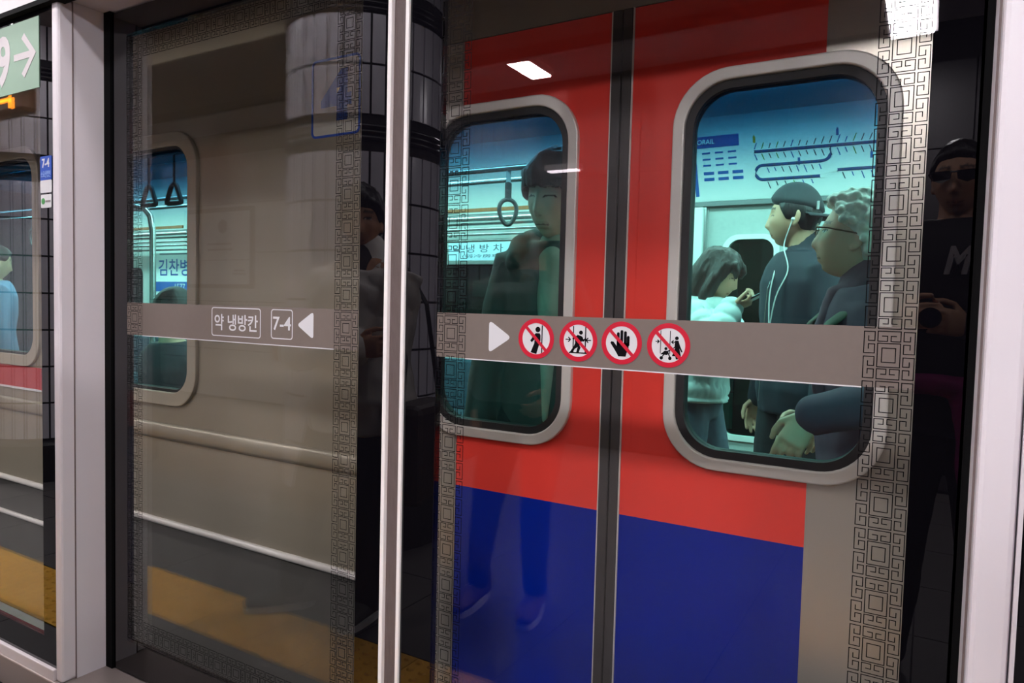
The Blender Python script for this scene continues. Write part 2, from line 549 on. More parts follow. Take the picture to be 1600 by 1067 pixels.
tube_lamp(-3.03, -2.74, -4.56, -4.49, 2.46, 'slim lamp on the far wall mirrored as a pink streak over the dark-haired boy', mat('lamp_dim', (1, .9, .97, 1), .5, emit=9.0, ecol=(1, .86, .95, 1)))

t = thing('trough_lamp', 'long shaded lamp under the ceiling mirrored as a pale line left of the tiled column', 'light', (-4.2, -1.9, 2.85), world_parts=True)
box('diffuser', -5.0, -3.36, -1.97, -1.85, 2.93, 2.945, mat('lamp_trough', (1, .97, 1, 1), .5, emit=TROUGH_LIGHT, ecol=(1, .96, .97, 1)), t)
box('housing', -5.02, -3.34, -1.99, -1.83, 2.945, 2.999, M_ceil2, t)
box('skirt', -5.02, -3.34, -1.83, -1.81, 2.855, 2.999, mat('skirt_cream', S(214, 204, 180), .6), t)

# ---- orange display hung over the platform
t = thing('led_display', 'hanging display with glowing orange strokes at the left frame edge', 'display', (-5.0, -1.2, 2.28), world_parts=True)
box('casing', -5.6, -4.555, -1.26, -1.165, 2.30, 2.50, mat('amber_glow_casing', S(96, 52, 16), .4), t, bevel=.03)  # glow of the strokes is put into the amber casing colour
M_led = mat('led_orange', S(255, 150, 30), .5, emit=9.0, ecol=S(255, 140, 20))
for (a, b, c, d) in ((-4.83, -4.695, 2.372, 2.392), (-4.695, -4.665, 2.330, 2.445), (-5.0, -4.97, 2.33, 2.445), (-4.97, -4.88, 2.33, 2.35)):
    box('lit_stroke', a, b, -1.165, -1.161, c, d, M_led, t)
for x in (-5.3, -4.75):
    MB().tube([(x, -1.21, 2.50), (x, -1.21, 3.0)], .012).build('hanger', M_steel, t)

# ---- framed board on the far wall
t = thing('wall_board', 'grey framed notice board with a round emblem, mirrored beside the train window', 'board', (-7.6, -4.58, 1.41), world_parts=True)
box('sheet', -8.3, -7.07, -4.60, -4.585, 1.42, 2.33, mat('board_paper', S(214, 210, 208), .5), t)
m_ = MB().ring([(-8.34, 1.38), (-7.03, 1.38), (-7.03, 2.37), (-8.34, 2.37)], [(-8.29, 1.43), (-7.08, 1.43), (-7.08, 2.32), (-8.29, 2.32)], -4.595, -4.56)
m_.build('frame', mat('board_frame', S(70, 64, 62), .4), t)
M_pale_ink = mat('board_ink', S(128, 122, 122), .6)
MB().plate(circ(-7.607, 2.144, .085, 24), -4.584, -4.58).build('round_emblem', M_pale_ink, t)
m_ = MB()
for z, a, b in ((1.93, -7.9, -7.45), (1.86, -7.9, -7.42), (1.60, -7.4, -7.2), (1.56, -7.42, -7.18)):
    m_.box(a, b, -4.584, -4.581, z - .012, z + .012)
for k in range(9):
    m_.box(-7.95 + .1 * k, -7.93 + .1 * k, -4.584, -4.581, 1.72, 1.74)
m_.box(-8.0, -7.1, -4.584, -4.581, 1.727, 1.733)
m_.build('printed_lines', M_pale_ink, t)['kind'] = 'stuff'

# ================================================================== SCREEN DOORS
POST_X, FRONT = -2.128, -0.133
hd = struct(box('trim_3', -8, 4, FRONT - .012, .10, 2.076, 2.66, M_header))
hd['label'] = 'pale grey header beam over the glass screen doors'
struct(box('trim_4', -8, 4, FRONT - .014, FRONT + .02, 2.062, 2.076, M_gap))
sl = struct(box('trim_5', -8, 4, FRONT - .01, .05, 0.0, .118, M_sill, bevel=.004))
struct(box('trim_6', -8, 4, FRONT - .03, FRONT - .008, 0.0, .03, M_gap))

def post(x_in, x_out, s, label):
    """post with its smooth side face at x_in; s = +1: the door opening lies to its right"""
    t = thing('screen_door_post', label, 'post', ((x_in + x_out) / 2, -.06, .118), world_parts=True)
    z0, z1 = .118, 2.076
    lo, hi = min(x_in, x_out), max(x_in, x_out)
    MB().box(lo, hi, FRONT, .04, z0, z1).build('post_body', M_post, t, bevel=.007)
    # slim cover strip with its joint on the side face
    MB().box(x_in if s > 0 else x_in - .0022, x_in + .0022 if s > 0 else x_in, -.0915, .002, z0, z1 - .001).build('cover_strip', M_post, t)
    MB().box(x_in - .003, x_in + .004, -.0945, -.0925, z0, z1 - .001).build('joint', M_rib, t)
    return t
post(POST_X, -2.162, 1, 'white enamelled post left of the closed glass doors, under the soffit shadow')
pr_ = post(.062, .106, -1, 'white enamelled post at the right edge of the photo')
box('edge_bead', .1075, .1125, FRONT - .002, -.02, .118, 2.076, M_post, pr_)
struct(box('trim_7', POST_X, -2.094, -.006, .04, .118, 2.076, M_gap))
struct(box('trim_8', -.004 + .05, .062, .0, .04, .118, 2.076, M_gap))

PER = .0755
def meander(mb, a0, a1, b0, b1, y, vertical=True, w=.0007):
    """Greek-key border: a runs across the strip, b along it"""
    A = a1 - a0
    side = [(.42, .21), (.42, .42), (1, .42), (1, 0), (0, 0), (0, 1), (1, 1), (1, .58), (.42, .58), (.42, .79)]
    cup = [(.2, .52), (.42, .52), (.42, 0), (0, 0), (0, 1), (1, 1), (1, 0), (.58, 0), (.58, .52), (.8, .52)]
    sq = [(0, 0), (1, 0), (1, 1), (0, 1), (0, 0)]
    n = int(round((b1 - b0) / PER)); per = (b1 - b0) / n
    def seg(p, q):
        x0, x1 = sorted((p[0], q[0])); z0, z1 = sorted((p[1], q[1]))
        x0 -= w; x1 += w; z0 -= w; z1 += w
        pts = [(x0, z0), (x1, z0), (x1, z1), (x0, z1)]
        if not vertical: pts = [(z, x) for x, z in pts][::-1]
        mb.add([(x, y, z) for x, z in pts], [(0, 1, 2, 3)])
    def poly(ps, ca0, ca1, cb0, cb1):
        q = [(ca0 + u * (ca1 - ca0), cb0 + v * (cb1 - cb0)) for u, v in ps]
        for i in range(len(q) - 1): seg(q[i], q[i + 1])
    cw = .215 * A; g = .06 * A
    for k in range(n):
        b = b0 + k * per
        for h in (0, 1):
            lo = b + h * per / 2 + .035 * per; hi = lo + .43 * per
            poly(side, a0, a0 + cw, lo, hi)
            poly([(1 - u, v) for u, v in side], a1 - cw, a1, lo, hi)
        ca0, ca1 = a0 + cw + g, a1 - cw - g
        poly([(u, 1 - v) for u, v in cup], ca0, ca1, b + .025 * per, b + .225 * per)
        poly(sq, ca0, ca1, b + .265 * per, b + .735 * per)
        poly([(.2 + .6 * u, .2 + .6 * v) for u, v in sq], ca0, ca1, b + .265 * per, b + .735 * per)
        poly(cup, ca0, ca1, b + .775 * per, b + .975 * per)

YB = -.0010      # print on the outer face of the pane
def door_leaf(x0, x1, ma, mb_, label, seal_side):
    """x0..x1 the leaf; ma / mb_ the two patterned strips (x from, to)"""
    t = thing('platform_screen_door', label, 'glass door', ((x0 + x1) / 2, 0, .123), world_parts=True)
    z0, z1 = .123, 2.07
    box('glass_pane', ma[0] - .002, mb_[1] + .002, 0, .008, .222, 2.0, M_glass, t)
    b = MB()
    b.box(x0, ma[0] - .002, 0, .02, z0, z1)
    b.box(mb_[1] + .002, x1, 0, .02, z0, z1)
    b.box(ma[0] - .002, mb_[1] + .002, 0, .02, z0, .222)
    b.box(ma[0] - .002, mb_[1] + .002, 0, .02, 2.0, z1)
    b.build('black_border', M_black, t)
    m = MB()
    meander(m, ma[0], ma[1], .23, 1.995, YB)
    meander(m, mb_[0], mb_[1], .23, 1.995, YB)
    meander(m, .227, .299, ma[1] + .004, mb_[0] - .004, YB, vertical=False)
    meander(m, 1.926, 1.996, ma[1] + .004, mb_[0] - .004, YB, vertical=False)
    o = m.build('key_pattern_border', M_ink, t); o['label'] = 'black printed Greek key border'
    bd = box('notice_band', ma[0] if seal_side > 0 else ma[0], mb_[1], -.0006, -.0001, 1.139, 1.2325, M_band, t)
    bd['label'] = 'taupe film band across the pane'
    box('band_edge_line', ma[1], mb_[0], -.0009, -.0001, 1.1375, 1.1395, M_white, t)
    # meeting edge: white bead and ribbed rubber
    if seal_side > 0: e0, e1, r0, r1 = x1, x1 + .0105, x1 + .0105, x1 + .029
    else: e0, e1, r0, r1 = x0 - .0095, x0, x0 - .029, x0 - .0095
    box('edge_bead', e0, e1, -.006, .03, z0, z1, M_edge, t, bevel=.0015)
    r = MB(); n = 5
    for k in range(n):
        a = r0 + (r1 - r0) * (k + .12) / n; c = r0 + (r1 - r0) * (k + .88) / n
        r.plate([(a, z0), (c, z0), (c, z1), (a, z1)], .004, .03)
    r.build('rubber_seal', M_rib, t)
    box('seal_core', r0, r1, .010, .03, z0, z1, M_rib2, t)
    return t
leafL = door_leaf(-2.09, -1.045, (-2.02, -1.947), (-1.197, -1.1245), 'left glass screen door with taupe band reading car 7-4, arrow pointing left', 1)
leafR = door_leaf(-.987, .05, (-.901, -.828), (-.086, -.0175), 'right glass screen door with four red prohibition signs on its band', -1)

# ---- lettering on the left leaf
YF = -.0006      # film on the band
def box_outline(x0, x1, z0, z1, r, w, name, parent):
    MB().ring(rrect(x0, x1, z0, z1, r, 5), rrect(x0 + w, x1 - w, z0 + w, z1 - w, r - w, 5), YF - .0004, YF).build(name, M_white, parent)
box_outline(-1.639, -1.449, 1.152, 1.2275, .008, .0024, 'text_frame', leafL)
text('lettering', '약 냉방칸', -1.627, -1.460, 1.1675, 1.2100, YF, M_white, leafL, thick=.012, deep=.0004)
box_outline(-1.411, -1.335, 1.154, 1.2275, .008, .0024, 'text_frame', leafL)
text('lettering', '7-4', -1.404, -1.341, 1.176, 1.2095, YF, M_white, leafL, thick=.012, deep=.0004)
def tri(x0, x1, zc, h, name, parent, right):
    # rounded triangle
    P = [(x0, zc - h), (x1, zc), (x0, zc + h)] if right else [(x1, zc - h), (x1, zc + h), (x0, zc)]
    r = .007; out = []
    c = (sum(p[0] for p in P) / 3, sum(p[1] for p in P) / 3)
    for i in range(3):
        p = Vector(P[i]); a = (Vector(P[i - 1]) - p).normalized(); b = (Vector(P[(i + 1) % 3]) - p).normalized()
        for k in range(5):
            u = k / 4
            q0 = p + a * r * 1.5; q2 = p + b * r * 1.5
            q = q0 * (1 - u) ** 2 + p * 2 * u * (1 - u) + q2 * u ** 2
            out.append((q.x, q.y))
    MB().plate(out, YF - .0004, YF).build(name, M_white, parent)
tri(-1.320, -1.265, 1.1915, .0335, 'arrow_sign', leafL, False)
tri(-.770, -.717, 1.1870, .0335, 'arrow_sign', leafR, True)

# ---- four prohibition signs
def sign(cx, cz, draw):
    disc = MB().plate(circ(cx, cz, .0385, 48), YF - .0004, YF).build('prohibition_sign', M_white, leafR)
    MB().ring(circ(cx, cz, .0392, 48), circ(cx, cz, .0305, 48), YF - .0009, YF - .0004).build('red_ring', M_red, disc)
    m = MB()
    def P(poly): m.plate([(cx + x * .030, cz + z * .030) for x, z in poly], YF - .0007, YF - .0004)
    draw(P)
    m.build('pictogram', M_ink, disc)
    d = .0305 * .7071
    MB().plate(capsule2(cx - d, cz + d, cx + d, cz - d, .0030, 1), YF - .0012, YF - .0007).build('slash', M_red, disc)
def d_lean(P):
    P(circ(.12, .60, .18, 16)); P(rrect(.40, .47, -.95, .88, .01, 1))
    P([(-.02, .36), (.26, .36), (.33, .22), (.33, -.12), (.20, -.50), (.05, -1.0), (-.38, -.90), (-.12, -.30), (-.10, -.05), (-.32, -.25), (-.42, -.12), (-.14, .24)])
def d_squeeze(P):
    P(circ(.18, .52, .13, 16))
    for x in (-.34, .50): P(rrect(x - .035, x + .035, -.72, .92, .005, 1))
    P(rrect(-.62, .62, -.80, -.72, .005, 1))
    P([(-.05, .38), (.22, .30), (.30, .10), (.20, -.12), (.10, -.28), (.18, -.42), (.05, -.76), (-.12, -.76), (-.02, -.40), (-.22, -.52), (-.40, -.80), (-.55, -.72), (-.30, -.38), (-.20, -.14), (-.22, .10)])
    P(capsule2(-.10, .26, -.34, .12, .06)); P(capsule2(.24, .22, .34, .02, .06)); P(capsule2(.34, .02, .50, .14, .05))
    for s in (-1, 1):
        x = s * .72 + .02
        P(rrect(min(x - s * .26, x + s * .05), max(x - s * .26, x + s * .05), .04, .10, .01, 1)) if False else None
        tip = s * .52 + (.02 if s > 0 else -.02)
        P([(tip + s * .34, .09), (tip + s * .34, .03), (tip, .03), (tip, .09)])
        P(capsule2(tip, .06, tip + s * .13, .19, .035)); P(capsule2(tip, .06, tip + s * .13, -.07, .035))
def d_hand(P):
    P([(-.30, .02), (.46, .02), (.46, -.35), (.34, -.62), (.30, -.82), (-.18, -.82), (-.30, -.62)])
    for x, z in ((-.22, .56), (.01, .70), (.24, .64), (.43, .36)): P(capsule2(x, -.1, x, z, .088))
    P([(-.30, -.62), (-.72, -.02), (-.66, .08), (-.52, .06), (-.28, -.22)])
def d_pram(P):
    P(circ(.50, .44, .11, 16))
    P([(.40, .30), (.60, .30), (.70, .0), (.86, -.34), (.80, -.38), (.66, -.14), (.78, -.62), (.62, -.62), (.60, -.80), (.48, -.80), (.44, -.62), (.24, -.62), (.42, -.12), (.12, -.26), (.10, -.32), (.38, -.06)])
    P(circ(-.14, -.20, .09, 12)); P([(-.46, -.54), (-.20, -.32), (.02, -.34), (-.04, -.58)])
    P(capsule2(-.02, -.36, .10, -.28, .035)); P(capsule2(-.02, -.40, .14, -.74, .035)); P(capsule2(-.20, -.50, -.34, -.66, .03))
    for x in (-.40, .12): P(circ(x, -.76, .105, 14))
    for x in (-.47, .10): P(rrect(x - .02, x + .02, -.5, .86, .003, 1))
    for tip, s in ((-.56, -1), (.20, 1)):
        P([(tip + s * .22, .23), (tip + s * .22, .18), (tip, .18), (tip, .23)])
        P(capsule2(tip, .205, tip + s * .09, .29, .03)); P(capsule2(tip, .205, tip + s * .09, .12, .03))
for cx, dr in ((-.661, d_lean), (-.5705, d_squeeze), (-.4835, d_hand), (-.3955, d_pram)):
    sign(cx, 1.1875, dr)

# ---- fixed panels
t = thing('fixed_screen_panel', 'narrow fixed glass panel left of the white post, carrying a pale green exit sign', 'glass panel', (-3.5, FRONT, .118), world_parts=True)
box('glass_pane', -5.6, -2.232, FRONT + .004, FRONT + .012, .235, 2.046, M_glass, t)
b = MB(); ya = FRONT + .004
b.box(-2.232, -2.163, ya, ya + .016, .15, 2.062); b.box(-5.6, -2.232, ya, ya + .016, .15, .235); b.box(-5.6, -2.232, ya, ya + .016, 2.046, 2.062)
b.build('black_border', M_black, t)
box('bottom_rail', -5.6, -2.163, FRONT - .006, FRONT + .03, .075, .151, M_header, t, bevel=.003)
M_sign_white = mat('sign_white', S(196, 190, 192), .5)
M_green = mat('exit_green', S(132, 164, 142), .5, noise_amt=.04, noise_scale=30)
yg = FRONT + .0035
sg = box('exit_sign', -3.2, -2.2315, yg - .0015, yg, 1.8425, 2.0435, M_green, t)
yq = yg - .0015
w_ = .0095
MB().plate([(-2.370, 1.9435 - w_), (-2.2810, 1.9435 - w_), (-2.3260, 1.8930), (-2.3105, 1.8800), (-2.2460, 1.9435), (-2.3105, 2.0070), (-2.3260, 1.9940), (-2.2810, 1.9435 + w_), (-2.370, 1.9435 + w_)], yq - .001, yq).build('arrow', M_sign_white, sg)
text('numeral', '9', -2.475, -2.393, 1.868, 2.018, yq, M_sign_white, sg, thick=.03)
st = MB().plate(rrect(-2.2305, -2.1695, 1.5765, 1.6445, .004, 3), yg - .001, yg).build('door_number_sticker', M_blue, t)
text('numeral', '7-4', -2.219, -2.180, 1.612, 1.638, yg - .001, M_white, st, thick=.02)
text('lettering', '소요산방면', -2.2255, -2.1745, 1.584, 1.6035, yg - .001, mat('pale_blue_film', S(150, 180, 225), .5), st)['kind'] = 'stuff'
MB().plate(rrect(-2.2305, -2.1695, 1.541, 1.5765, .004, 3), yg - .001, yg).build('blank_sticker', M_white, t)
st2 = MB().plate(rrect(-2.2275, -2.1715, 1.498, 1.536, .004, 3), yg - .001, yg).build('leaf_sticker', M_white, t)
MB().plate(circ(-2.214, 1.517, .009, 16), yg - .002, yg - .001).build('leaf_mark', mat('leaf_green', S(70, 150, 80), .5), st2)
MB().box(-2.2, -2.176, yg - .002, yg - .001, 1.514, 1.519).build('printed_line', M_pale_ink, st2)
t = thing('fixed_screen_panel', 'black-bordered fixed panel beyond the post at the right edge', 'glass panel', (1.5, FRONT, .118), world_parts=True)
box('glass_pane', .35, 3.0, FRONT + .004, FRONT + .012, .15, 2.062, M_glass, t)
box('black_border', .1135, .35, FRONT + .004, FRONT + .02, .15, 2.062, M_black, t)
box('bottom_rail', .1135, 3.0, FRONT - .006, FRONT + .03, .075, .151, M_header, t, bevel=.003)

# ================================================================== TRAIN
T = .55
car = thing('subway_car', 'silver subway car with red and blue sliding doors standing behind the glass', 'train', (-1, 2.0, -.9), world_parts=True)
BODY0, BODY1 = -9.0, 3.0
# window openings: x0, x1, z0, z1 of the frame's outer edge
WIN = [(-3.40, -2.458, .813, 1.903), (-5.2, -3.62, .90, 1.95), (-7.2, -5.5, .90, 1.95)]
DOOR = (-1.447, -.003)
holes = [rrect(a + .01, b - .01, c + .01, d - .01, .14, 10) for a, b, c, d in WIN]
side = plate_holes('body_side', [(BODY0, .32), (DOOR[0], .32), (DOOR[0], 2.03), (DOOR[1], 2.03), (DOOR[1], .32), (BODY1, .32), (BODY1, 2.6), (BODY0, 2.6)], holes, T, T + .06, M_silver, car)
M_under = mat('underframe_grey', S(84, 80, 76), .7, noise_amt=.15, noise_scale=10)
for x0, x1 in ((BODY0, DOOR[0]), (DOOR[1], BODY1)):
    box('underframe', x0, x1, T + .025, T + .06, -.9, .32, M_under, car)
    e0, e1 = (x0, x1 - .02) if x0 == BODY0 else (x0 + .02, x1)
    MB().tube([(e0, T - .004, .705), (e1, T - .004, .705)], [(.012, .034)] * 2, 10, ref=(0, 1, 0)).build('belt_moulding', M_silver, car, smooth=True)
    MB().tube([(e0, T - .004, .33), (e1, T - .004, .33)], .014, 8).build('lower_rail', M_frame, car, smooth=True)
box('door_sill', DOOR[0], DOOR[1], T + .0, T + .06, -.9, .02, M_under, car)
m_ = MB()
for x0, x1 in ((BODY0, -3.64),):
    m_.tube([(x0, T + .02, .138), (x1, T + .02, .138)], .012, 8)
m_.build('skirt_rail', M_frame, car, smooth=True)
rs = box('red_stripe', BODY0, -3.62, T - .004, T, .79, .898, mat('stripe_red', S(176, 52, 58), .5), car)
box('stripe_edge', BODY0, -3.62, T - .006, T - .004, .785, .795, M_white, rs)

def window(parent, name, x0, x1, z0, z1, fw, gw, y, m_frame, r=.14, inner=True):
    """light frame of width fw, black gasket gw, tinted pane"""
    w = thing_part(name, parent)
    n = 10
    A = rrect(x0, x1, z0, z1, r, n); B = rrect(x0 + fw, x1 - fw, z0 + fw, z1 - fw, r - fw * .8, n)
    C = rrect(x0 + fw + gw, x1 - fw - gw, z0 + fw + gw, z1 - fw - gw, max(r - fw - gw * .6, .03), n)
    o = MB().ring(A, B, y - .014, y + .03).build(name, m_frame, parent, bevel=.004)
    MB().ring(B, C, y - .004, y + .035).build('gasket', M_gasket, o)
    MB().plate(C, y + .012, y + .018).build('pane', M_pane, o)
    return o
def thing_part(n, p): return None
for i, (a, b, c, d) in enumerate(WIN):
    window(car, 'window', a, b, c, d, .055, .012, T, M_frame2)

# ---- sliding doors
for s, x0, x1, wx0, wx1 in ((-1, DOOR[0], -.753, -1.352, -.842), (1, -.697, DOOR[1], -.580, -.070)):
    hole = rrect(wx0 + .012, wx1 - .012, .855 + .012, 1.84 - .012, .125, 10)
    d = plate_holes('door_leaf', [(x0, .02), (x1, .02), (x1, 2.028), (x0, 2.028)], [hole], T + .002, T + .04, M_livery, car)
    d['label'] = 'red over blue sliding door leaf with silver outer edge'
    window(d, 'door_window', wx0, wx1, .855, 1.84, .030, .020, T + .002, M_frame, r=.135)
    # rubber meeting edge
    a, b = (-.753, -.7265) if s < 0 else (-.7235, -.697)
    q = MB().plate([(a, .02), (b, .02), (b, 2.028), (a, 2.028)], T - .006, T + .045)
    e = (a + b) / 2
    q.build('rubber_edge', M_seal, d, bevel=.003)
    box('edge_trim', (a - .0035) if s < 0 else b, a if s < 0 else (b + .0035), T - .003, T + .01, .02, 2.028, M_frame, d)
box('door_head', DOOR[0], DOOR[1], T + .004, T + .06, 2.028, 2.06, M_gasket, car)

# ---- door number sticker on the body
M_dec = mat('decal_white', S(200, 196, 186), .5)
st = MB().plate(rrect(-1.854, -1.633, 1.802, 2.063, .02, 6), T - .0015, T).build('door_number_decal', M_dec, car)
MB().ring(rrect(-1.854, -1.633, 1.802, 2.063, .02, 6), rrect(-1.846, -1.641, 1.810, 2.055, .014, 6), T - .003, T - .0015).build('decal_border', M_blue, st)
text('numeral', '4', -1.810, -1.672, 1.853, 2.022, T - .0015, M_blue, st, thick=.05)

# ---- interior shell
YF2 = 3.30
box('interior_floor', BODY0, BODY1, T + .06, YF2, -.02, .02, M_floor_in, car)
box('interior_ceiling', BODY0, BODY1, T + .06, YF2, 2.40, 2.46, M_int, car)
FW = [(-1.142, -.800), (-.650, -.308)]
FD = (-1.235, -.215)
fholes = [rrect(-3.35, -1.80, .85, 1.56, .08, 6), rrect(-5.75, -3.75, .85, 1.56, .08, 6), rrect(-8.6, -7.2, .85, 1.56, .08, 6)]
fholes.append([(FD[0], .02), (FD[1], .02), (FD[1], 1.90), (FD[0], 1.90)])
plate_holes('far_side', [(BODY0, -.02), (BODY1, -.02), (BODY1, 2.40), (BODY0, 2.40)], fholes, YF2, YF2 + .05, M_int2, car)
for h in fholes[:3]:
    xs = [p[0] for p in h]; zs = [p[1] for p in h]
    MB().plate(h, YF2 + .02, YF2 + .026).build('far_pane', M_clear, car)
for k, (a, b) in enumerate(FW):
    x0, x1 = (FD[0], -.7265) if k == 0 else (-.7235, FD[1])
    d = plate_holes('far_door_leaf', [(x0, .02), (x1, .02), (x1, 1.90), (x0, 1.90)], [rrect(a + .005, b - .005, .45, 1.72, .09, 8)], YF2 + .01, YF2 + .04, M_int2, car)
    A = rrect(a, b, .443, 1.727, .10, 8); B = rrect(a + .033, b - .033, .476, 1.697, .075, 8)
    fr = MB().ring(A, B, YF2 - .004, YF2 + .04).build('far_door_frame', M_int, d)
    MB().plate(B, YF2 + .02, YF2 + .026).build('far_pane', M_clear, fr)
for x0, x1 in ((-1.358, -1.256), (-.19, -.09)):
    box('door_pillar', x0, x1, YF2 - .05, YF2, .02, 1.90, M_int, car, bevel=.01)
    box('pillar_groove', x1, x1 + .014, YF2 - .03, YF2, .02, 1.90, M_steel, car)
# sloping panel above the doors that carries the maps
sl = MB().add([(BODY0, YF2 - .02, 1.93), (BODY1, YF2 - .02, 1.93), (BODY1, YF2 - .24, 2.40), (BODY0, YF2 - .24, 2.40), (BODY0, YF2, 1.93), (BODY1, YF2, 1.93), (BODY1, YF2, 2.40), (BODY0, YF2, 2.40)],
              [(0, 1, 2, 3), (4, 7, 6, 5), (0, 4, 5, 1), (3, 2, 6, 7), (0, 3, 7, 4), (1, 5, 6, 2)]).build('map_panel', M_int, car)
box('panel_lip', BODY0, BODY1, YF2 - .035, YF2 - .012, 1.905, 1.932, mat('lip_grey', S(110, 116, 118), .5), car)
# luggage racks along the far side, tubes between the doors
for x0, x1 in ((-3.55, -1.62), (-5.9, -3.66), (-8.8, -6.05)):
    r = MB().tube([(x0, YF2 - .30, 1.86), (x1, YF2 - .30, 1.86)], .02, 8)
    ro = r.build('luggage_rack', M_steel, car, smooth=True)
    for k, (dy, dz) in enumerate(((-.24, 1.83), (-.18, 1.80), (-.12, 1.77), (-.07, 1.73))):
        MB().tube([(x0, YF2 + dy, dz), (x1, YF2 + dy, dz)], .012, 6).build('rack_bar', M_steel, ro, smooth=True)
    box('rack_edge', x0, x1, YF2 - .34, YF2 - .325, 1.90, 1.925, mat('rack_brown', S(150, 92, 50), .5), ro)
# benches along both sides
M_seat = mat('seat_cloth', S(30, 60, 76), .8, noise_amt=.2, noise_scale=60)
for x0, x1 in ((-3.5, -1.65), (-5.85, -3.7), (-8.7, -6.1)):
    for y0, y1, back in ((YF2 - .50, YF2 - .05, 1), (T + .08, T + .48, -1)):
        if back < 0 and x0 > -3.6: x0_ = x0
        b = box('bench', x0, x1, y0, y1, .38, .46, M_seat, car, bevel=.02)
        yb = (y1 - .06, y1) if back > 0 else (y0, y0 + .06)
        box('backrest', x0, x1, yb[0], yb[1], .46, .84, M_seat, b, bevel=.02)
        box('bench_base', x0 + .03, x1 - .03, y0 + .06, y1 - .02, .02, .38, M_int2, b)
# grab rails under the ceiling
for y in (1.15, 1.80, 2.55):
    MB().tube([(BODY0, y, 1.925 if y == 1.80 else 2.02), (-1.60, y, 1.925 if y == 1.80 else 2.02)], .015, 8).build('grab_rail', M_steel, car, smooth=True)
# stanchion hoop beside the door
MB().tube([(-4.35, 1.2, 1.76), (-3.92, 1.2, 1.76), (-3.84, 1.2, 1.745), (-3.785, 1.2, 1.70), (-3.765, 1.2, 1.62), (-3.765, 1.2, .42)], .017, 10).build('stanchion', M_steel, car, smooth=True)
# lamps in the ceiling
for y in (1.35, 2.50):
    lc = box('ceiling_lamp', BODY0, BODY1, y - .07, y + .07, 2.385, 2.40, M_lamp_t, car)
    box('added_baffle', BODY0, BODY1, y - .085, y - .07, 2.34, 2.40, M_int2, lc)  # added baffle that keeps the bright lamp strip out of view
box('near_panel', BODY0, BODY1, T + .06, T + .10, 2.06, 2.40, M_int, car)
m_ = MB().lathe((-.42, 1.9, 2.30), [(.05, 0), (.08, .04), (.10, .10)], 20)
m_.build('ceiling_speaker', M_int2, car, smooth=True)

# ---- hanging straps: things of their own
M_strap = mat('strap_web', S(150, 176, 184), .6)
M_grip = mat('strap_grip', S(52, 60, 64), .35)
M_grip2 = mat('strap_grip_dark', S(22, 34, 46), .4)
def strap(x, y, z_top, z_bot, kind, label, group=None, rz=0.0):
    t = thing('hanging_strap', label, 'strap', (x, y, z_bot), rz, group)
    L = z_top - z_bot
    if kind == 'ring':
        m = MB().tube([(0, 0, .15), (0, 0, L - .005)], [(.012, .003)] * 2, 8, ref=(1, 0, 0)); m.build('webbing', M_strap, t)
        MB().tube([(0, 0, .125), (0, 0, .20)], [(.017, .010)] * 2, 10, ref=(1, 0, 0)).build('sleeve', M_grip, t)
        pts = [(.042 * math.sin(a) * (1 - .25 * math.cos(a)), 0, .062 - .062 * math.cos(a) * 1.0) for a in [2 * math.pi * i / 22 for i in range(22)]]
        MB().tube(pts, .011, 8, closed=True).build('grip', M_grip, t, smooth=True)
    else:
        m = MB()
        m.tube([(0, 0, .125), (0, 0, L - .005)], [(.010, .004)] * 2, 8, ref=(1, 0, 0)); m.build('webbing', M_grip2, t)
        P = [Vector((-.066, 0, .016)), Vector((.066, 0, .016)), Vector((.018, 0, .118)), Vector((-.018, 0, .118))]
        pts = []
        for i in range(4):
            p = P[i]; a = (P[i - 1] - p).normalized() * .016; b = (P[(i + 1) % 4] - p).normalized() * .016
            for k in range(5):
                u = k / 4; pts.append((p + a) * (1 - u) ** 2 + p * 2 * u * (1 - u) + (p + b) * u ** 2)
        MB().tube(pts, .0125, 8, closed=True).build('grip', M_grip2, t, smooth=True)
strap(-1.815, 1.80, 1.925, 1.648, 'ring', 'grey looped strap hanging beside the head of the dark-haired boy', rz=.7)
strap(-3.50, 1.15, 2.02, 1.735, 'tri', 'dark triangular strap hanging in the middle of the left train window')
strap(-3.72, 1.15, 2.02, 1.735, 'tri', 'dark triangular strap half behind the patterned strip of the left door')
for k, x in enumerate((-6.3, -6.05)):
    strap(x, 1.80, 1.925, 1.648, 'ring', ['grey looped strap nearest the left photo edge in the narrow panel window', 'grey looped strap nearest the tiled column in the narrow panel window'][k])

# ---- printed cards inside the car
M_card = mat('card_white', S(228, 236, 236), .5)
M_cblue = mat('card_blue', S(40, 92, 170), .5)
M_cgrey = mat('card_grey', S(120, 130, 140), .5)
t = thing('advert_card', 'white advertisement with blue lettering seen through the left train window', 'poster', (-6.6, YF2 - .02, 1.28), world_parts=True)
box('card', -7.0, -6.1, YF2 - .02, YF2 - .003, 1.27, 1.76, M_card, t)
text('lettering', '김찬병원', -6.90, -6.22, 1.47, 1.64, YF2 - .0205, M_cblue, t, thick=.01)
box('number_bar', -6.94, -6.2, YF2 - .024, YF2 - .02, 1.31, 1.41, M_cblue, t)
text('number_print', '1577 2057', -6.62, -6.25, 1.33, 1.39, YF2 - .0245, M_card, t)
box('small_print', -6.88, -6.3, YF2 - .0225, YF2 - .02, 1.685, 1.70, M_cgrey, t)
t = thing('cooling_sign', 'pale blue sign strip with dark lettering below the luggage rack', 'sign', (-2.7, YF2 - .3, 1.57), world_parts=True)
box('card', -3.02, -2.42, YF2 - .31, YF2 - .30, 1.565, 1.69, mat('card_pale_blue', S(176, 206, 226), .5), t)
text('lettering', '약 냉 방 차', -2.985, -2.56, 1.620, 1.678, YF2 - .31, mat('card_ink', S(60, 80, 90), .5), t)
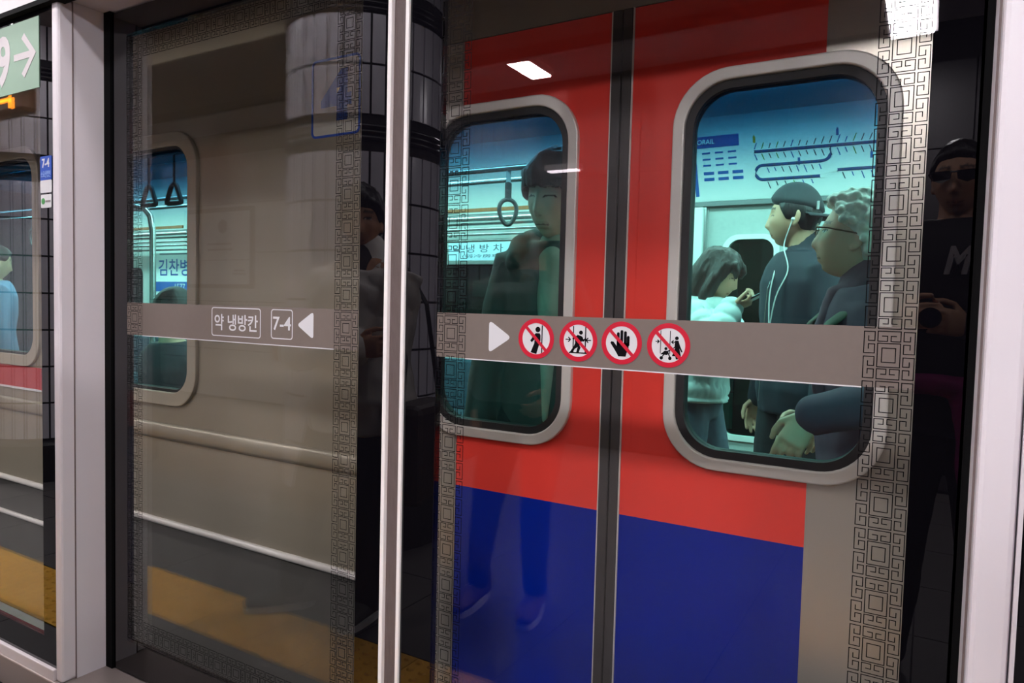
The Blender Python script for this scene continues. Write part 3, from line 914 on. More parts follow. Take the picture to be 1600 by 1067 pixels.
text('small_lettering', '(弱冷房車)', -2.90, -2.56, 1.580, 1.608, YF2 - .31, MATS['card_ink'], t)

# route map on the sloping panel above the far doors
def on_slope(z): return YF2 - .02 - .22 * (z - 1.93) / .47
mp = thing('route_map', 'white route map with a blue looping line above the far doors', 'map', (-.7, YF2 - .15, 1.98), world_parts=True)
def MF(x, z): return (x * .967, 1.25 + (z - 1.25) * .967)     # size and place of the sheet on the slope
def slope_plate(poly, lift=.0, th=.002):
    poly = [MF(x, z) for x, z in poly]; n = len(poly); d = lift
    vs = [(x, on_slope(z) - d - th, z) for x, z in poly] + [(x, on_slope(z) - d, z) for x, z in poly]
    return vs, [tuple(range(n)), tuple(range(2 * n - 1, n - 1, -1))] + [(i, i + n, (i + 1) % n + n, (i + 1) % n) for i in range(n)]
MB().add(*slope_plate([(-1.36, 1.96), (.6, 1.96), (.6, 2.36), (-1.36, 2.36)], .001)).build('sheet', M_card, mp)
m_ = MB()
m_.add(*slope_plate([(-1.352, 2.27), (-1.06, 2.27), (-1.06, 2.335), (-1.352, 2.335)], .003))
m_.add(*slope_plate([(-1.352, 1.99), (-1.33, 1.99), (-1.33, 2.335), (-1.352, 2.335)], .003))
lg = m_.build('legend_frame', M_cblue, mp)
text('lettering', 'KORAIL', -1.292, -1.165, 2.253, 2.282, on_slope(2.295) - .004, M_card, lg, thick=.01)
m_ = MB()
for z in (2.235, 2.20, 2.165):
    for x in (-1.29, -1.21, -1.13): m_.add(*slope_plate([(x, z), (x + .05, z), (x + .05, z + .010), (x, z + .010)], .003))
for z in (2.115, 2.08):
    for x in (-1.29, -1.20, -1.11): m_.add(*slope_plate([(x, z), (x + .065, z), (x + .065, z + .018), (x, z + .018)], .003))
m_.build('legend_print', M_cblue, mp)['kind'] = 'stuff'
M_track = mat('track_blue', S(24, 62, 118), .5)
def track(pts, name, w=.009):
    m = MB()
    m.tube([(x, on_slope(z) - .005, z) for x, z in [MF(*p) for p in pts]], [(w, .002)] * len(pts), 8, ref=(0, -.4, 1))
    return m.build(name, M_track, mp)
def arc(cx, cz, r, a0, a1, n=8): return [(cx + r * math.cos(math.radians(a0 + (a1 - a0) * i / n)), cz + r * math.sin(math.radians(a0 + (a1 - a0) * i / n))) for i in range(n + 1)]
top = [(-.985, 2.226), (.5, 2.226)]
mid = [(-.59, 2.068), (-.93, 2.068)] + arc(-.93, 2.108, .040, 270, 90) + [(-.60, 2.148), (-.585, 2.15)] + arc(-.585, 2.19, .04, -90, 0, 6) + [(-.545, 2.226)]
track(top, 'route_line'); track(mid, 'route_line'); track([(-.52, 2.095), (.5, 2.095)], 'route_line')
st_m = {}
cols = [S(30, 90, 160), S(90, 140, 60), S(200, 160, 40), S(60, 70, 90)]
ms = [MB() for _ in cols]
rs_ = random.Random(3)
for zc, xa, xb, st_ in ((2.226, -.97, .48, .042), (2.148, -.90, -.60, .042), (2.068, -.90, -.6, .05), (2.095, -.48, .48, .05)):
    x = xa
    while x < xb:
        k = rs_.choice((0, 0, 3, 3, 3, 1))
        ms[3].add(*slope_plate([(x - .004, zc - .006), (x + .004, zc - .006), (x + .004, zc + .006), (x - .004, zc + .006)], .0075))
        # slanted station name, as a little bar
        h = rs_.uniform(.022, .042)
        for s in ((-1,) if zc != 2.226 else (-1, 1)):
            ms[k].add(*slope_plate([(x - .004, zc + s * .014), (x + .002, zc + s * .014), (x + .002 + .4 * h, zc + s * (.014 + h)), (x - .004 + .4 * h, zc + s * (.014 + h))], .003))
        if rs_.random() < .22:
            kk = rs_.choice((0, 1, 2))
            s = rs_.choice((-1, 1)); z0 = zc + s * .05
            ms[kk].add(*slope_plate([(x - .007, z0), (x + .007, z0), (x + .007, z0 + s * .03), (x, z0 + s * .045), (x - .007, z0 + s * .03)], .003))
        x += st_
for k, m in enumerate(ms):
    if m.v: m.build('station_marks', mat('mark_%d' % k, cols[k], .5), mp)['kind'] = 'stuff'
for x, z in ((-.985, 2.226), (-.59, 2.068), (-.52, 2.095)):
    MB().add(*slope_plate(circ(x, z, .013, 16), .008)).build('terminal_dot', M_card, mp)

# ---- what stands beyond the train's far side
tw = struct(box('wall_tunnel', -9, 3, 4.6, 4.9, -.9, 3.0, M_grout))
wt = MB().box(-.055, .055, 0, .02, -.145, .145).mesh('wall_tile'); wt.materials.append(mat('tunnel_tile', S(92, 108, 104), .4, noise_amt=.2, noise_scale=8))
pieces('wall_tile', tw, wt, None, [(-2.9 + .116 * i, 4.585, .45 + .30 * j) for i in range(14) for j in range(5)])
struct(box('trim_9', -9, 3, 3.36, 4.6, -1.0, -.9, M_dark))
struct(box('trim_10', -9, 3, .06, 3.3, -1.1, -.9, M_dark))

# ================================================================== PEOPLE
def sstep(a, b, x):
    t = np.clip((x - a) / (b - a), 0, 1)
    return t * t * (3 - 2 * t)

def head_surface(n, soft=0.0):
    """n: (k, 3) unit directions; head frame: face towards -Y, chin about -0.115, crown about 0.118"""
    nx, ny, nz = n[:, 0], n[:, 1], n[:, 2]
    x = .074 * nx; y = .093 * ny; z = .116 * nz
    lo = np.clip(-nz, 0, 1)
    front = np.clip(-ny, 0, 1)
    x = x * (1 - .30 * lo ** 1.6)
    y = np.where(ny > 0, y * (1 - .38 * lo), y)
    y = y - .010 * lo * sstep(.0, .5, front + .25)
    # flatten the face a little
    y = np.where(ny < 0, -(.093 * 1.0) * front ** .82 * (1 + 0 * lo) - .010 * lo * sstep(.0, .5, front + .25), y)
    w = sstep(.12, .55, front)
    ax = np.abs(x)
    g = lambda v, c, s: np.exp(-((v - c) / s) ** 2)
    pz = np.interp(z, [-.062, -.046, -.036, -.010, .018, .036], [0, .010, .023, .013, .005, 0])
    sg = np.interp(z, [-.05, -.036, .0, .03], [.017, .014, .009, .010])
    d = pz * np.exp(-(x / sg) ** 2)
    d -= .0075 * g(ax, .031, .015) * g(z, .012, .011)
    d += .0035 * g(ax, .031, .010) * g(z, .010, .006)
    d += .0040 * g(ax, .028, .022) * g(z, .033, .009)
    d += .0060 * g(x, 0, .021) * (g(z, -.0655, .0055) + 1.05 * g(z, -.0775, .006))
    d -= .0030 * g(x, 0, .024) * g(z, -.0715, .002)
    d -= .0040 * g(x, 0, .020) * g(z, -.089, .006)
    d += .0065 * g(x, 0, .020) * g(z, -.105, .013)
    d += .0035 * g(ax, .046, .018) * g(z, -.022, .018)
    d = d * (1 - soft)
    y = y - d * w
    return np.stack([x, y, z], 1)

def sphere_grid(nu, nv):
    vs = [(0, 0, 1.0)]
    for i in range(1, nv):
        ph = math.pi * i / nv
        for j in range(nu):
            th = 2 * math.pi * j / nu
            vs.append((math.sin(ph) * math.cos(th), math.sin(ph) * math.sin(th), math.cos(ph)))
    vs.append((0, 0, -1.0))
    fs = [(0, 1 + j, 1 + (j + 1) % nu) for j in range(nu)]
    for i in range(nv - 2):
        a = 1 + i * nu
        fs += [(a + j, a + nu + j, a + nu + (j + 1) % nu, a + (j + 1) % nu) for j in range(nu)]
    a = 1 + (nv - 2) * nu
    fs += [(len(vs) - 1, a + (j + 1) % nu, a + j) for j in range(nu)]
    return np.array(vs), fs

def ik(a, b, l1, l2, hint):
    a, b, hint = Vector(a), Vector(b), Vector(hint)
    d = b - a
    L = min(d.length, (l1 + l2) * .995)
    d.normalize()
    b = a + d * L
    x = (l1 * l1 - l2 * l2 + L * L) / (2 * L)
    hgt = math.sqrt(max(l1 * l1 - x * x, 0))
    p = hint - d * hint.dot(d)
    p.normalize()
    return a + d * x + p * hgt, b

TORSO = [(.475, .150, .105), (.53, .168, .122), (.575, .155, .112), (.62, .140, .102), (.70, .158, .116), (.775, .176, .114), (.812, .150, .094), (.832, .112, .078), (.846, .080, .064)]

class Fig:
    def __init__(s, h, pose):
        s.h = h; k = h / 1.7; s.k = k; g = pose.get
        s.slim = g('slim', 1.0)
        hipz = g('hip', .52 * h)
        s.hip = Vector((0, g('hip_y', 0), hipz))
        lean = math.radians(g('lean', 0)); tw = math.radians(g('twist', 0))
        s.R = Matrix.Rotation(tw, 3, 'Z') @ Matrix.Rotation(lean, 3, 'X')   # lean > 0: forwards (-Y)
        s.up = lambda z, x=0, y=0: s.hip + s.R @ Vector((x, y, z - .52 * h))
        s.sh = {q: s.up(.800 * h, q * .150 * k * s.slim) for q in (1, -1)}
        s.arm = {}
        for q, key in ((1, 'L'), (-1, 'R')):
            tgt = g(key, (q * .24 * k, -.04, .49 * h))
            s.arm[q] = (s.sh[q],) + ik(s.sh[q], tgt, .168 * h, .150 * h, g('e' + key, (q * .5, .6, -.5)))
        s.leg = {}
        for q, key in ((1, 'fL'), (-1, 'fR')):
            f = Vector(g(key, (q * .095, 0, 0)))
            hp = s.hip + Vector((q * .085 * k, 0, -.005))
            s.leg[q] = (hp,) + ik(hp, f + Vector((0, 0, .075)), .245 * h, .235 * h, (q * .05, -1, 0)) + (f,)
        s.foot_yaw = {1: math.radians(g('fyL', 0)), -1: math.radians(g('fyR', 0))}
        s.hs = g('head_size', 1.0) * (h / 1.7) ** .4
        yaw, pitch, roll = [math.radians(a) for a in g('head', (0, 0, 0))]
        hc = s.up(.925 * h, 0, -.012) + Vector(g('head_off', (0, 0, 0)))
        s.H = Matrix.Translation(hc) @ (Matrix.Rotation(yaw, 4, 'Z') @ Matrix.Rotation(pitch, 4, 'X') @ Matrix.Rotation(roll, 4, 'Y')) @ Matrix.Scale(s.hs, 4)
        s.hands = g('hands', {})
    def torso(s, mb, ex, z0=.475, z1=.846, belly=0.0):
        pts, rad = [], []
        for z, rx, ry in TORSO:
            if z < z0 - 1e-6 or z > z1 + 1e-6: continue
            b = belly * math.exp(-((z - .6) / .08) ** 2)
            pts.append(s.up(z * s.h, 0, -b * .6)); rad.append(((rx * s.slim) * s.k + ex, (ry * s.slim) * s.k + ex + b))
        if z0 < .474:
            pts.insert(0, s.up(z0 * s.h)); rad.insert(0, (.155 * s.slim * s.k + ex, .118 * s.slim * s.k + ex))
        mb.tube(pts, rad, 24, ref=s.R @ Vector((1, 0, 0)), cap=False)
    def arms(s, mb, ex, end=1.0, cuff=0.0):
        for q in (1, -1):
            a, e, w = s.arm[q]
            w2 = e + (w - e) * end
            k = s.k * s.slim
            inner = s.up(.795 * s.h, q * .09 * s.k * s.slim)
            mb.tube([inner, a, a.lerp(e, .5), e, e.lerp(w2, .5), w2], [.058 * k + ex * .6, .056 * k + ex, .050 * k + ex, .044 * k + ex, .038 * k + ex, .030 * k + ex + cuff], 14)
    def legs(s, mb, ex, end=1.0, flare=0.0):
        for q in (1, -1):
            hp, kn, an, f = s.leg[q]
            k = s.k * (s.slim * .5 + .5)
            an2 = kn + (an - kn) * end
            mb.tube([hp + Vector((0, 0, .03)), hp.lerp(kn, .35), kn, kn.lerp(an2, .35), an2], [.088 * k + ex, .083 * k + ex, .058 * k + ex, .054 * k + ex, .038 * k + ex + flare], 16)

def hand_mesh(mb, W, fwd, nrm, side, curl, k=1.0, spread=.0):
    fwd = Vector(fwd).normalized(); nrm = Vector(nrm); nrm = (nrm - fwd * nrm.dot(fwd)).normalized()
    lat = fwd.cross(nrm) * side
    mb.tube([W - fwd * .02 * k, W + fwd * .03 * k, W + fwd * .085 * k], [(.027 * k, .020 * k), (.038 * k, .017 * k), (.041 * k, .0135 * k)], 14, ref=lat)
    for i, (o, L) in enumerate(((.031, .070), (.0105, .079), (-.0105, .073), (-.030, .058))):
        p = W + fwd * (.084 - .004 * abs(i - 1)) * k + lat * o * k
        d = (fwd + lat * (o * spread * 14)).normalized()
        pts = [p - d * .012 * k, p]
        c = curl[i] if isinstance(curl, (list, tuple)) else curl
        for seg, (fr, cc) in enumerate(((.45, .75), (.31, 1.1), (.24, .8))):
            ang = math.radians(c) * cc
            ax = d.cross(nrm).normalized()
            d = (Matrix.Rotation(ang, 3, ax) @ d).normalized()
            p = p + d * L * fr * k
            pts.append(p)
        mb.tube(pts, [.0090 * k, .0092 * k, .0086 * k, .0080 * k, .0070 * k], 10)
    p = W + fwd * .022 * k + lat * .026 * k
    d = (fwd * .75 + lat * .75 + nrm * .25).normalized()
    q = p + d * .042 * k
    d2 = (fwd * .95 + lat * .25 + nrm * .45).normalized()
    r = q + d2 * .030 * k; t = r + (fwd * .9 + nrm * .55 + lat * -.05).normalized() * .024 * k
    mb.tube([p, q, r, t], [.014 * k, .0110 * k, .0098 * k, .0080 * k], 10)

def skin_mat():
    m = bpy.data.materials.new('skin'); m.use_nodes = True
    nt = m.node_tree; p = nt.nodes['Principled BSDF']
    a = nt.nodes.new('ShaderNodeVertexColor'); a.layer_name = 'Col'
    nt.links.new(a.outputs[0], p.inputs['Base Color'])
    p.inputs['Roughness'].default_value = .5
    p.inputs['Subsurface Weight'].default_value = .08
    p.inputs['Subsurface Radius'].default_value = (.01, .004, .003)
    return m
M_skin = skin_mat()

def body(fig, parent, tone, lips=None, brow=S(30, 24, 22), voxel=.0042, dec=.35, eyes='open', ears=True, wrinkle=0.0):
    mb = MB()
    fig.torso(mb, 0); fig.arms(mb, 0); fig.legs(mb, 0)
    for q in (1, -1):
        f = fig.leg[q][3]; an = fig.leg[q][2]
        c, s_ = math.cos(fig.foot_yaw[q]), math.sin(fig.foot_yaw[q])
        fw = Vector((-s_ * -1, -c, 0)) if False else Matrix.Rotation(fig.foot_yaw[q], 3, 'Z') @ Vector((0, -1, 0))
        mb.tube([an - fw * .03, f + fw * .05 + Vector((0, 0, .045)), f + fw * .13 + Vector((0, 0, .032))], [.036, .034, .026], 12)
        a, e, w = fig.arm[q]
        hd = fig.hands.get(q, {})
        fwd = Vector(hd.get('fwd', (w - e)))
        nrm = Vector(hd.get('nrm', (-q, 0, 0)))
        hand_mesh(mb, w, fwd, nrm, hd.get('side', -q), hd.get('curl', 18), fig.k ** .6, hd.get('spread', 0.0))
    H = fig.H
    nk = fig.up(.835 * fig.h, 0, .008)
    hb = H @ Vector((0, .022, -.04))
    mb.tube([nk - Vector((0, 0, .03)), nk.lerp(hb, .5), hb], [.062 * fig.k * .95, .054 * fig.k, .056 * fig.k], 16)
    n, fs = sphere_grid(84, 64)
    P = head_surface(n)
    if wrinkle:
        P[:, 1] -= wrinkle * np.sin(P[:, 2] * 260) * np.clip(-n[:, 1], 0, 1) * .3
    mb.add([H @ Vector(p) for p in P], fs)
    if ears:
        for q in (1, -1):
            R = (H.to_3x3() @ Matrix.Rotation(q * math.radians(-28), 3, 'Z') @ Matrix.Rotation(math.radians(-12), 3, 'X'))
            mb.ball(H @ Vector((q * .0755, .014, -.004)), (.007, .019, .031), 12, 10, R)
            mb.ball(H @ Vector((q * .0765, .006, -.028)), (.007, .011, .012), 10, 8, R)
    me = remeshed(mb, voxel, 1, dec, 'body')
    # colours of skin, lips, brows and eyes
    k = len(me.vertices)
    co = np.empty(k * 3); me.vertices.foreach_get('co', co); co = co.reshape(-1, 3)
    Hi = np.array(H.inverted())
    L = co @ Hi[:3, :3].T + Hi[:3, 3]
    x, y, z = L[:, 0], L[:, 1], L[:, 2]; ax = np.abs(x)
    col = np.tile(np.array(tone[:3]), (k, 1))
    nz = np.array([noise.noise(Vector(p) * 30) for p in co]) * .06
    col *= (1 + nz)[:, None]
    face = (y < -.045) & (np.abs(z) < .125)
    def paint(m, c, a=1.0):
        m = (m * face * a)[:, None]
        col[:] = col * (1 - m) + np.array(c[:3]) * m
    cheek = np.exp(-((ax - .042) / .018) ** 2 - ((z + .028) / .02) ** 2)
    paint(cheek, [tone[0] * 1.08, tone[1] * .88, tone[2] * .84], .5)
    lp = lips or (tone[0] * .80, tone[1] * .58, tone[2] * .56, 1)
    paint(((z > -.085) & (z < -.060) & (ax < .024 - .35 * np.abs(z + .0715))).astype(float), lp, .6)
    paint(((np.abs(z + .0715) < .0022) & (ax < .023)).astype(float), [c * .35 for c in lp[:3]])
    paint(((np.abs(z - .036 + .12 * np.abs(ax - .03)) < .0050) & (ax > .013) & (ax < .050)).astype(float), brow, .85)
    e = ((ax - .031) / .0150) ** 2
    if eyes == 'open':
        paint(((e + ((z - .0105) / .0052) ** 2) < 1).astype(float), S(205, 198, 192))
        paint((((ax - .031) / .0056) ** 2 + ((z - .0105) / .0056) ** 2 < 1).astype(float), S(28, 20, 18))
    paint(((np.abs(z - (.0142 if eyes == 'open' else .0085) + 14 * (ax - .031) ** 2) < .0022) & (np.abs(ax - .031) < .017)).astype(float), S(30, 22, 20))
    paint((((ax - .0075) / .0042) ** 2 + ((z + .0455) / .0030) ** 2 < 1).astype(float), [c * .45 for c in tone[:3]], .6)
    ca = me.color_attributes.new('Col', 'FLOAT_COLOR', 'POINT')
    ca.data.foreach_set('color', np.concatenate([np.clip(col, 0, 1), np.ones((k, 1))], 1).ravel())
    return link('body', me, M_skin, parent, smooth=True)

def cloth(fig, parent, name, m, build, voxel=.010, dec=.5, fold=.004, fscale=9.0, quilt=None, seed=0):
    mb = MB(); build(mb)
    me = remeshed(mb, voxel, 6, dec, name)
    me.update()
    k = len(me.vertices)
    no = [v.normal.copy() for v in me.vertices]
    segs = []
    if quilt:
        segs = [(fig.up(.45 * fig.h), fig.up(.84 * fig.h))] + [(fig.arm[q][0], fig.arm[q][1]) for q in (1, -1)] + [(fig.arm[q][1], fig.arm[q][2]) for q in (1, -1)]
    for i, v in enumerate(me.vertices):
        p = v.co
        d = fold * (noise.noise(Vector((p.x * fscale + seed, p.y * fscale, p.z * fscale * .55))) + .5 * noise.noise(Vector((p.x * fscale * 2.3, p.y * fscale * 2.3 + seed, p.z * fscale * 1.6))))
        if quilt:
            best, bt = 9, 0
            for a, b in segs:
                ab = b - a; L = ab.length
                t = max(0, min(1, (p - a).dot(ab) / (L * L)))
                dd = (p - (a + ab * t)).length * (1.0 if (a, b) != segs[0] else .75)
                if dd < best: best, bt = dd, t * L
            ph = bt / quilt[0] + .12 * noise.noise(p * 7)
            d += quilt[1] * (abs(math.sin(math.pi * ph)) ** .55 - .6)
        v.co = p + no[i] * d
    return link(name, me, m, parent, smooth=True)

def skull_hair(fig, parent, m, thick, line, name='hair', extra=None, nz=.004, nscale=(60, 60, 14), jitter=0, remesh=.0055, top=.0):
    """hair grown outside the hairline; line(az) gives the height of the hairline by azimuth (0 front, 1 side, 2 back)"""
    n, fs = sphere_grid(64, 46)
    P = head_surface(n, soft=1.0)
    az = np.degrees(np.arccos(np.clip(-n[:, 1] / np.maximum(np.hypot(n[:, 0], n[:, 1]), 1e-6), -1, 1))) / 90.0
    ln = np.array([line(a) for a in az])
    c = sstep(-.010, .016, P[:, 2] - ln)
    t = thick * c - .011 * (1 - c) + top * np.clip(n[:, 2], 0, 1) * c
    wob = np.array([noise.noise(Vector((p[0] * nscale[0], p[1] * nscale[1], p[2] * nscale[2]))) for p in P])
    d = P / np.linalg.norm(P, axis=1)[:, None]
    Q = P + d * (t + nz * wob * c)[:, None]
    mb = MB(); H = fig.H
    mb.add([H @ Vector(p) for p in Q], fs)
    if extra: extra(mb, H)
    if remesh:
        me = remeshed(mb, remesh, 1, .6, name)
        for v in me.vertices:
            L = H.inverted() @ v.co
            v.co = v.co + (v.co - H @ Vector((0, 0, 0))).normalized() * nz * .8 * noise.noise(Vector((L.x * 90, L.y * 90, L.z * 16)))
        return link(name, me, m, parent, smooth=True)
    return mb.build(name, m, parent, smooth=True)

def shoes(fig, parent, m, m_sole, laces=None):
    for q in (1, -1):
        f = fig.leg[q][3]
        R = Matrix.Rotation(fig.foot_yaw[q], 3, 'Z')
        F = lambda x, y, z: f + R @ Vector((x, -y, z))
        mb = MB()
        mb.tube([F(0, -.075, .045), F(0, -.03, .055), F(0, .05, .050), F(0, .12, .040), F(0, .165, .034)], [(.030, .030), (.038, .042), (.043, .038), (.046, .028), (.036, .020)], 16, ref=R @ Vector((1, 0, 0)))
        mb.tube([F(0, -.045, .05), F(0, -.05, .115)], [(.040, .048), (.041, .046)], 16, ref=R @ Vector((1, 0, 0)))
        o = link('shoe', remeshed(mb, .006, 2, .6, 'shoe'), m, parent, smooth=True)
        pts = []
        for i in range(20):
            a = 2 * math.pi * i / 20
            yy = .045 - .135 * math.cos(a)
            ww = (.041 + .010 * (yy / .18)) * abs(math.sin(a)) ** .6 * (1 if math.sin(a) >= 0 else -1)
            pts.append(F(ww, yy, 0))
        sb = MB(); nn = len(pts)
        up_ = Vector((0, 0, .024))
        sb.add([p for p in pts] + [p + up_ for p in pts], [tuple(range(nn)), tuple(range(2 * nn - 1, nn - 1, -1))] + [(i, (i + 1) % nn, (i + 1) % nn + nn, i + nn) for i in range(nn)])
        sb.build('sole', m_sole, o)
        if laces:
            lb = MB()
            for i in range(5):
                y = .018 + .020 * i; z = .093 - .0075 * i
                lb.tube([F(-.024, y, z - .006), F(0, y + .008, z + .002), F(.024, y, z - .006)], .0032, 6)
                lb.tube([F(-.024, y, z - .006), F(0, y - .006, z + .003), F(.024, y + .018, z - .010)], .0028, 6)
            lb.build('laces', laces, o)['kind'] = 'stuff'

def person(label, loc, rz, h, pose):
    t = thing('person', label, 'person', loc, math.radians(rz))
    return t, Fig(h, pose)

HAIR = mat('hair_black', S(26, 22, 24), .38, noise_amt=.3, noise_scale=120, bump=.25, stretch=(1, 1, .15))
HAIR_B = mat('hair_dark_brown', S(52, 36, 32), .42, noise_amt=.35, noise_scale=110, bump=.25, stretch=(1, 1, .15))
HAIR_G = mat('hair_grey', S(226, 226, 218), .6, noise_amt=.25, noise_scale=90, bump=.3)
TONE = S(226, 178, 146); TONE_D = S(196, 142, 108)
def lin(pts): return lambda a: float(np.interp(a, [p[0] for p in pts], [p[1] for p in pts]))
SHORT = lin([(0, .062), (.55, .055), (.8, .01), (1.0, .012), (1.2, -.035), (2, -.075)])
BANGS = lin([(0, .036), (.5, .034), (.75, -.012), (1.0, .0), (1.2, -.04), (2, -.08)])

# ---- passenger: woman with a phone in a pale puffer jacket
P, F = person('woman in a pale puffer jacket and jeans looking down at her phone in the train', (-.955, 2.18, .02), 84, 1.53,
              dict(slim=.98, head=(0, 20, 0), head_off=(0, -.03, -.01), lean=4, R=(-.12, -.195, 1.245), eR=(-.7, .3, -.7), L=(.03, -.25, 1.13), eL=(.8, .2, -.5),
                   hands={-1: dict(fwd=(.25, -.9, .35), nrm=(.3, -.2, .9), curl=48), 1: dict(fwd=(-.4, -.8, .4), nrm=(0, 0, 1), curl=40)}, fL=(.09, -.04, 0), fR=(-.09, .10, 0)))
body(F, P, TONE, eyes='down', dec=.45, voxel=.005)
puff = mat('puffer_mint', S(206, 226, 224), .4, noise_amt=.06, noise_scale=30)
cloth(F, P, 'puffer_jacket', puff, lambda m: (F.torso(m, .040, .53, .846), F.arms(m, .030, .96)), quilt=(.072, .017), fold=.006, voxel=.009, dec=.7)
cloth(F, P, 'jeans', mat('denim_grey', S(96, 104, 120), .8, noise_amt=.2, noise_scale=40), lambda m: (F.legs(m, .010), F.torso(m, .012, .475, .58)), fold=.006, fscale=16)
shoes(F, P, mat('shoe_dark', S(40, 40, 44), .6), mat('sole_grey', S(150, 150, 150), .6))
def long_hair(mb, H):
    mb.tube([H @ Vector(p) for p in ((0, .03, .05), (0, .055, -.03), (0, .055, -.12), (0, .045, -.20))], [.085 * F.hs, .088 * F.hs, .090 * F.hs, .062 * F.hs], 18)
    for q in (1, -1):
        mb.tube([H @ Vector(p) for p in ((q * .060, -.035, .055), (q * .080, -.022, -.01), (q * .082, -.012, -.09), (q * .070, .0, -.17), (q * .06, .005, -.215))], [.030, .032, .034, .030, .016], 12)
    mb.tube([H @ Vector(p) for p in ((-.05, -.075, .068), (-.045, -.098, .040), (-.04, -.100, .018))], [.022, .018, .010], 10)
    mb.tube([H @ Vector(p) for p in ((.03, -.085, .068), (.03, -.103, .042), (.02, -.103, .022))], [.022, .018, .010], 10)
skull_hair(F, P, HAIR_B, .022, lin([(0, .045), (.5, .03), (.8, -.06), (2, -.12)]), extra=long_hair, nz=.005)
ph = F.arm[-1][2] + Vector((.035, -.105, .055))
tph = thing('mobile_phone', 'thin dark phone held up by the woman in the pale jacket', 'phone', P.matrix_basis @ ph, math.radians(84))
_m = MB().box(-.036, .036, -.07, .07, -.004, .004)
_o = _m.build('phone_body', mat('phone_black', S(34, 36, 38), .3), tph, bevel=.003); _o.rotation_euler = (math.radians(-28), 0, 0)
_s = MB().box(-.033, .033, -.062, .062, .004, .0046).build('screen', mat('phone_screen', S(190, 225, 240), .3, emit=.8), _o)

# ---- passenger: young man in a backward cap with white earphones
P, F = person('young man in a backward dark cap with white earphones, facing left in the train', (-.455, 1.87, .02), -52, 1.745,
              dict(slim=1.0, head=(-36, -2, 0), head_off=(-.02, -.02, .0), fL=(.1, 0, 0), fR=(-.1, .03, 0)))
body(F, P, TONE, eyes='down', dec=.4, voxel=.0040)
jk = mat('jacket_navy', S(40, 44, 58), .7, noise_amt=.12, noise_scale=40)
cloth(F, P, 'jacket', jk, lambda m: (F.torso(m, .030, .47, .846), F.arms(m, .020), m.tube([F.up(.835 * F.h, 0, .01), F.up(.865 * F.h, 0, .012)], [.074, .066], 18)), fold=.007, fscale=8)
cloth(F, P, 'trousers', mat('trouser_black', S(34, 34, 40), .8), lambda m: (F.legs(m, .014), F.torso(m, .010, .475, .56)), fold=.006, fscale=14)
shoes(F, P, MATS['shoe_dark'], MATS['sole_grey'])
skull_hair(F, P, HAIR, .010, lin([(0, .07), (.5, .06), (.75, .015), (.9, -.02), (1.05, -.01), (1.3, -.05), (2, -.075)]), nz=.002)
capm = mat('cap_dark', S(58, 62, 68), .75, noise_amt=.12, noise_scale=60)
n, fs = sphere_grid(56, 36)
Pt = head_surface(n, soft=1.0)
crown_line = np.array([float(np.interp(a, [0, 1, 2], [.058, .040, .012])) for a in np.degrees(np.arccos(np.clip(-n[:, 1] / np.maximum(np.hypot(n[:, 0], n[:, 1]), 1e-6), -1, 1))) / 90])
c_ = sstep(-.008, .010, Pt[:, 2] - crown_line)
d_ = Pt / np.linalg.norm(Pt, axis=1)[:, None]
Q_ = Pt + d_ * (.019 * c_ - .014 * (1 - c_) + .010 * np.clip(n[:, 2], 0, 1) ** 2)[:, None]
cap = MB().add([F.H @ Vector(p) for p in Q_], fs).build('cap', capm, P, smooth=True)
# brim points backwards
bv, bf = [], []
for i in range(13):
    a = math.radians(-62 + 124 * i / 12)
    for rr, dz in ((.0, 0), (.5, -.003), (1, -.014)):
        rx = .086 + rr * .018; ry = .100 + rr * .072 * max(.2, math.cos(a)) ** .7
        bv.append(F.H @ Vector((math.sin(a) * rx, math.cos(a) * ry, .018 + dz - .008 * abs(math.sin(a)) + .012 * (1 - math.cos(a)))))
for i in range(12):
    for j in range(2): bf.append((i * 3 + j, (i + 1) * 3 + j, (i + 1) * 3 + j + 1, i * 3 + j + 1))
bo = MB().add(bv, bf).build('brim', capm, cap, smooth=True)
sd = bo.modifiers.new('s', 'SOLIDIFY'); sd.thickness = .006
box_l = MB().box(-.004, .004, -.004, .004, -.016, .016).build('cap_label', M_white, cap)
box_l.matrix_basis = F.H @ Matrix.Translation((.055, .088, .045)) @ Matrix.Rotation(.6, 4, 'Z')
M_wire = mat('earphone_white', S(232, 236, 236), .4)
def smooth_path(ps, n=6):
    ps = [Vector(p) for p in ps]; out = []
    for i in range(len(ps) - 1):
        a, b, c, d = ps[max(i - 1, 0)], ps[i], ps[i + 1], ps[min(i + 2, len(ps) - 1)]
        for k in range(n):
            t = k / n
            out.append(.5 * ((2 * b) + (c - a) * t + (2 * a - 5 * b + 4 * c - d) * t * t + (3 * b - a - 3 * c + d) * t ** 3))
    return out + [ps[-1]]
e0 = F.H @ Vector((.081, .004, -.012))
ear = MB().ball(e0, .008, 10, 8)
ch = F.up(.74 * F.h, .085, -.155); ch2 = F.up(.66 * F.h, .06, -.165); ch3 = F.up(.55 * F.h, .03, -.165)
ear.tube(smooth_path([e0, F.H @ Vector((.083, -.006, -.045)), F.H @ Vector((.078, -.022, -.12)), F.up(.80 * F.h, .10, -.118), ch, ch2, ch3]), .0027, 6)
ear.tube(smooth_path([F.H @ Vector((-.05, -.05, -.13)), F.up(.80 * F.h, .02, -.13), F.up(.74 * F.h, .04, -.158), ch2]), .0027, 6)
eo = ear.build('earphones', M_wire, P, smooth=True)
MB().tube([F.up(.80 * F.h, .012, -.126), F.up(.76 * F.h, .012, -.152), F.up(.70 * F.h, .01, -.158), F.up(.5 * F.h, .0, -.165)], .0028, 6).build('zip', M_steel, P)

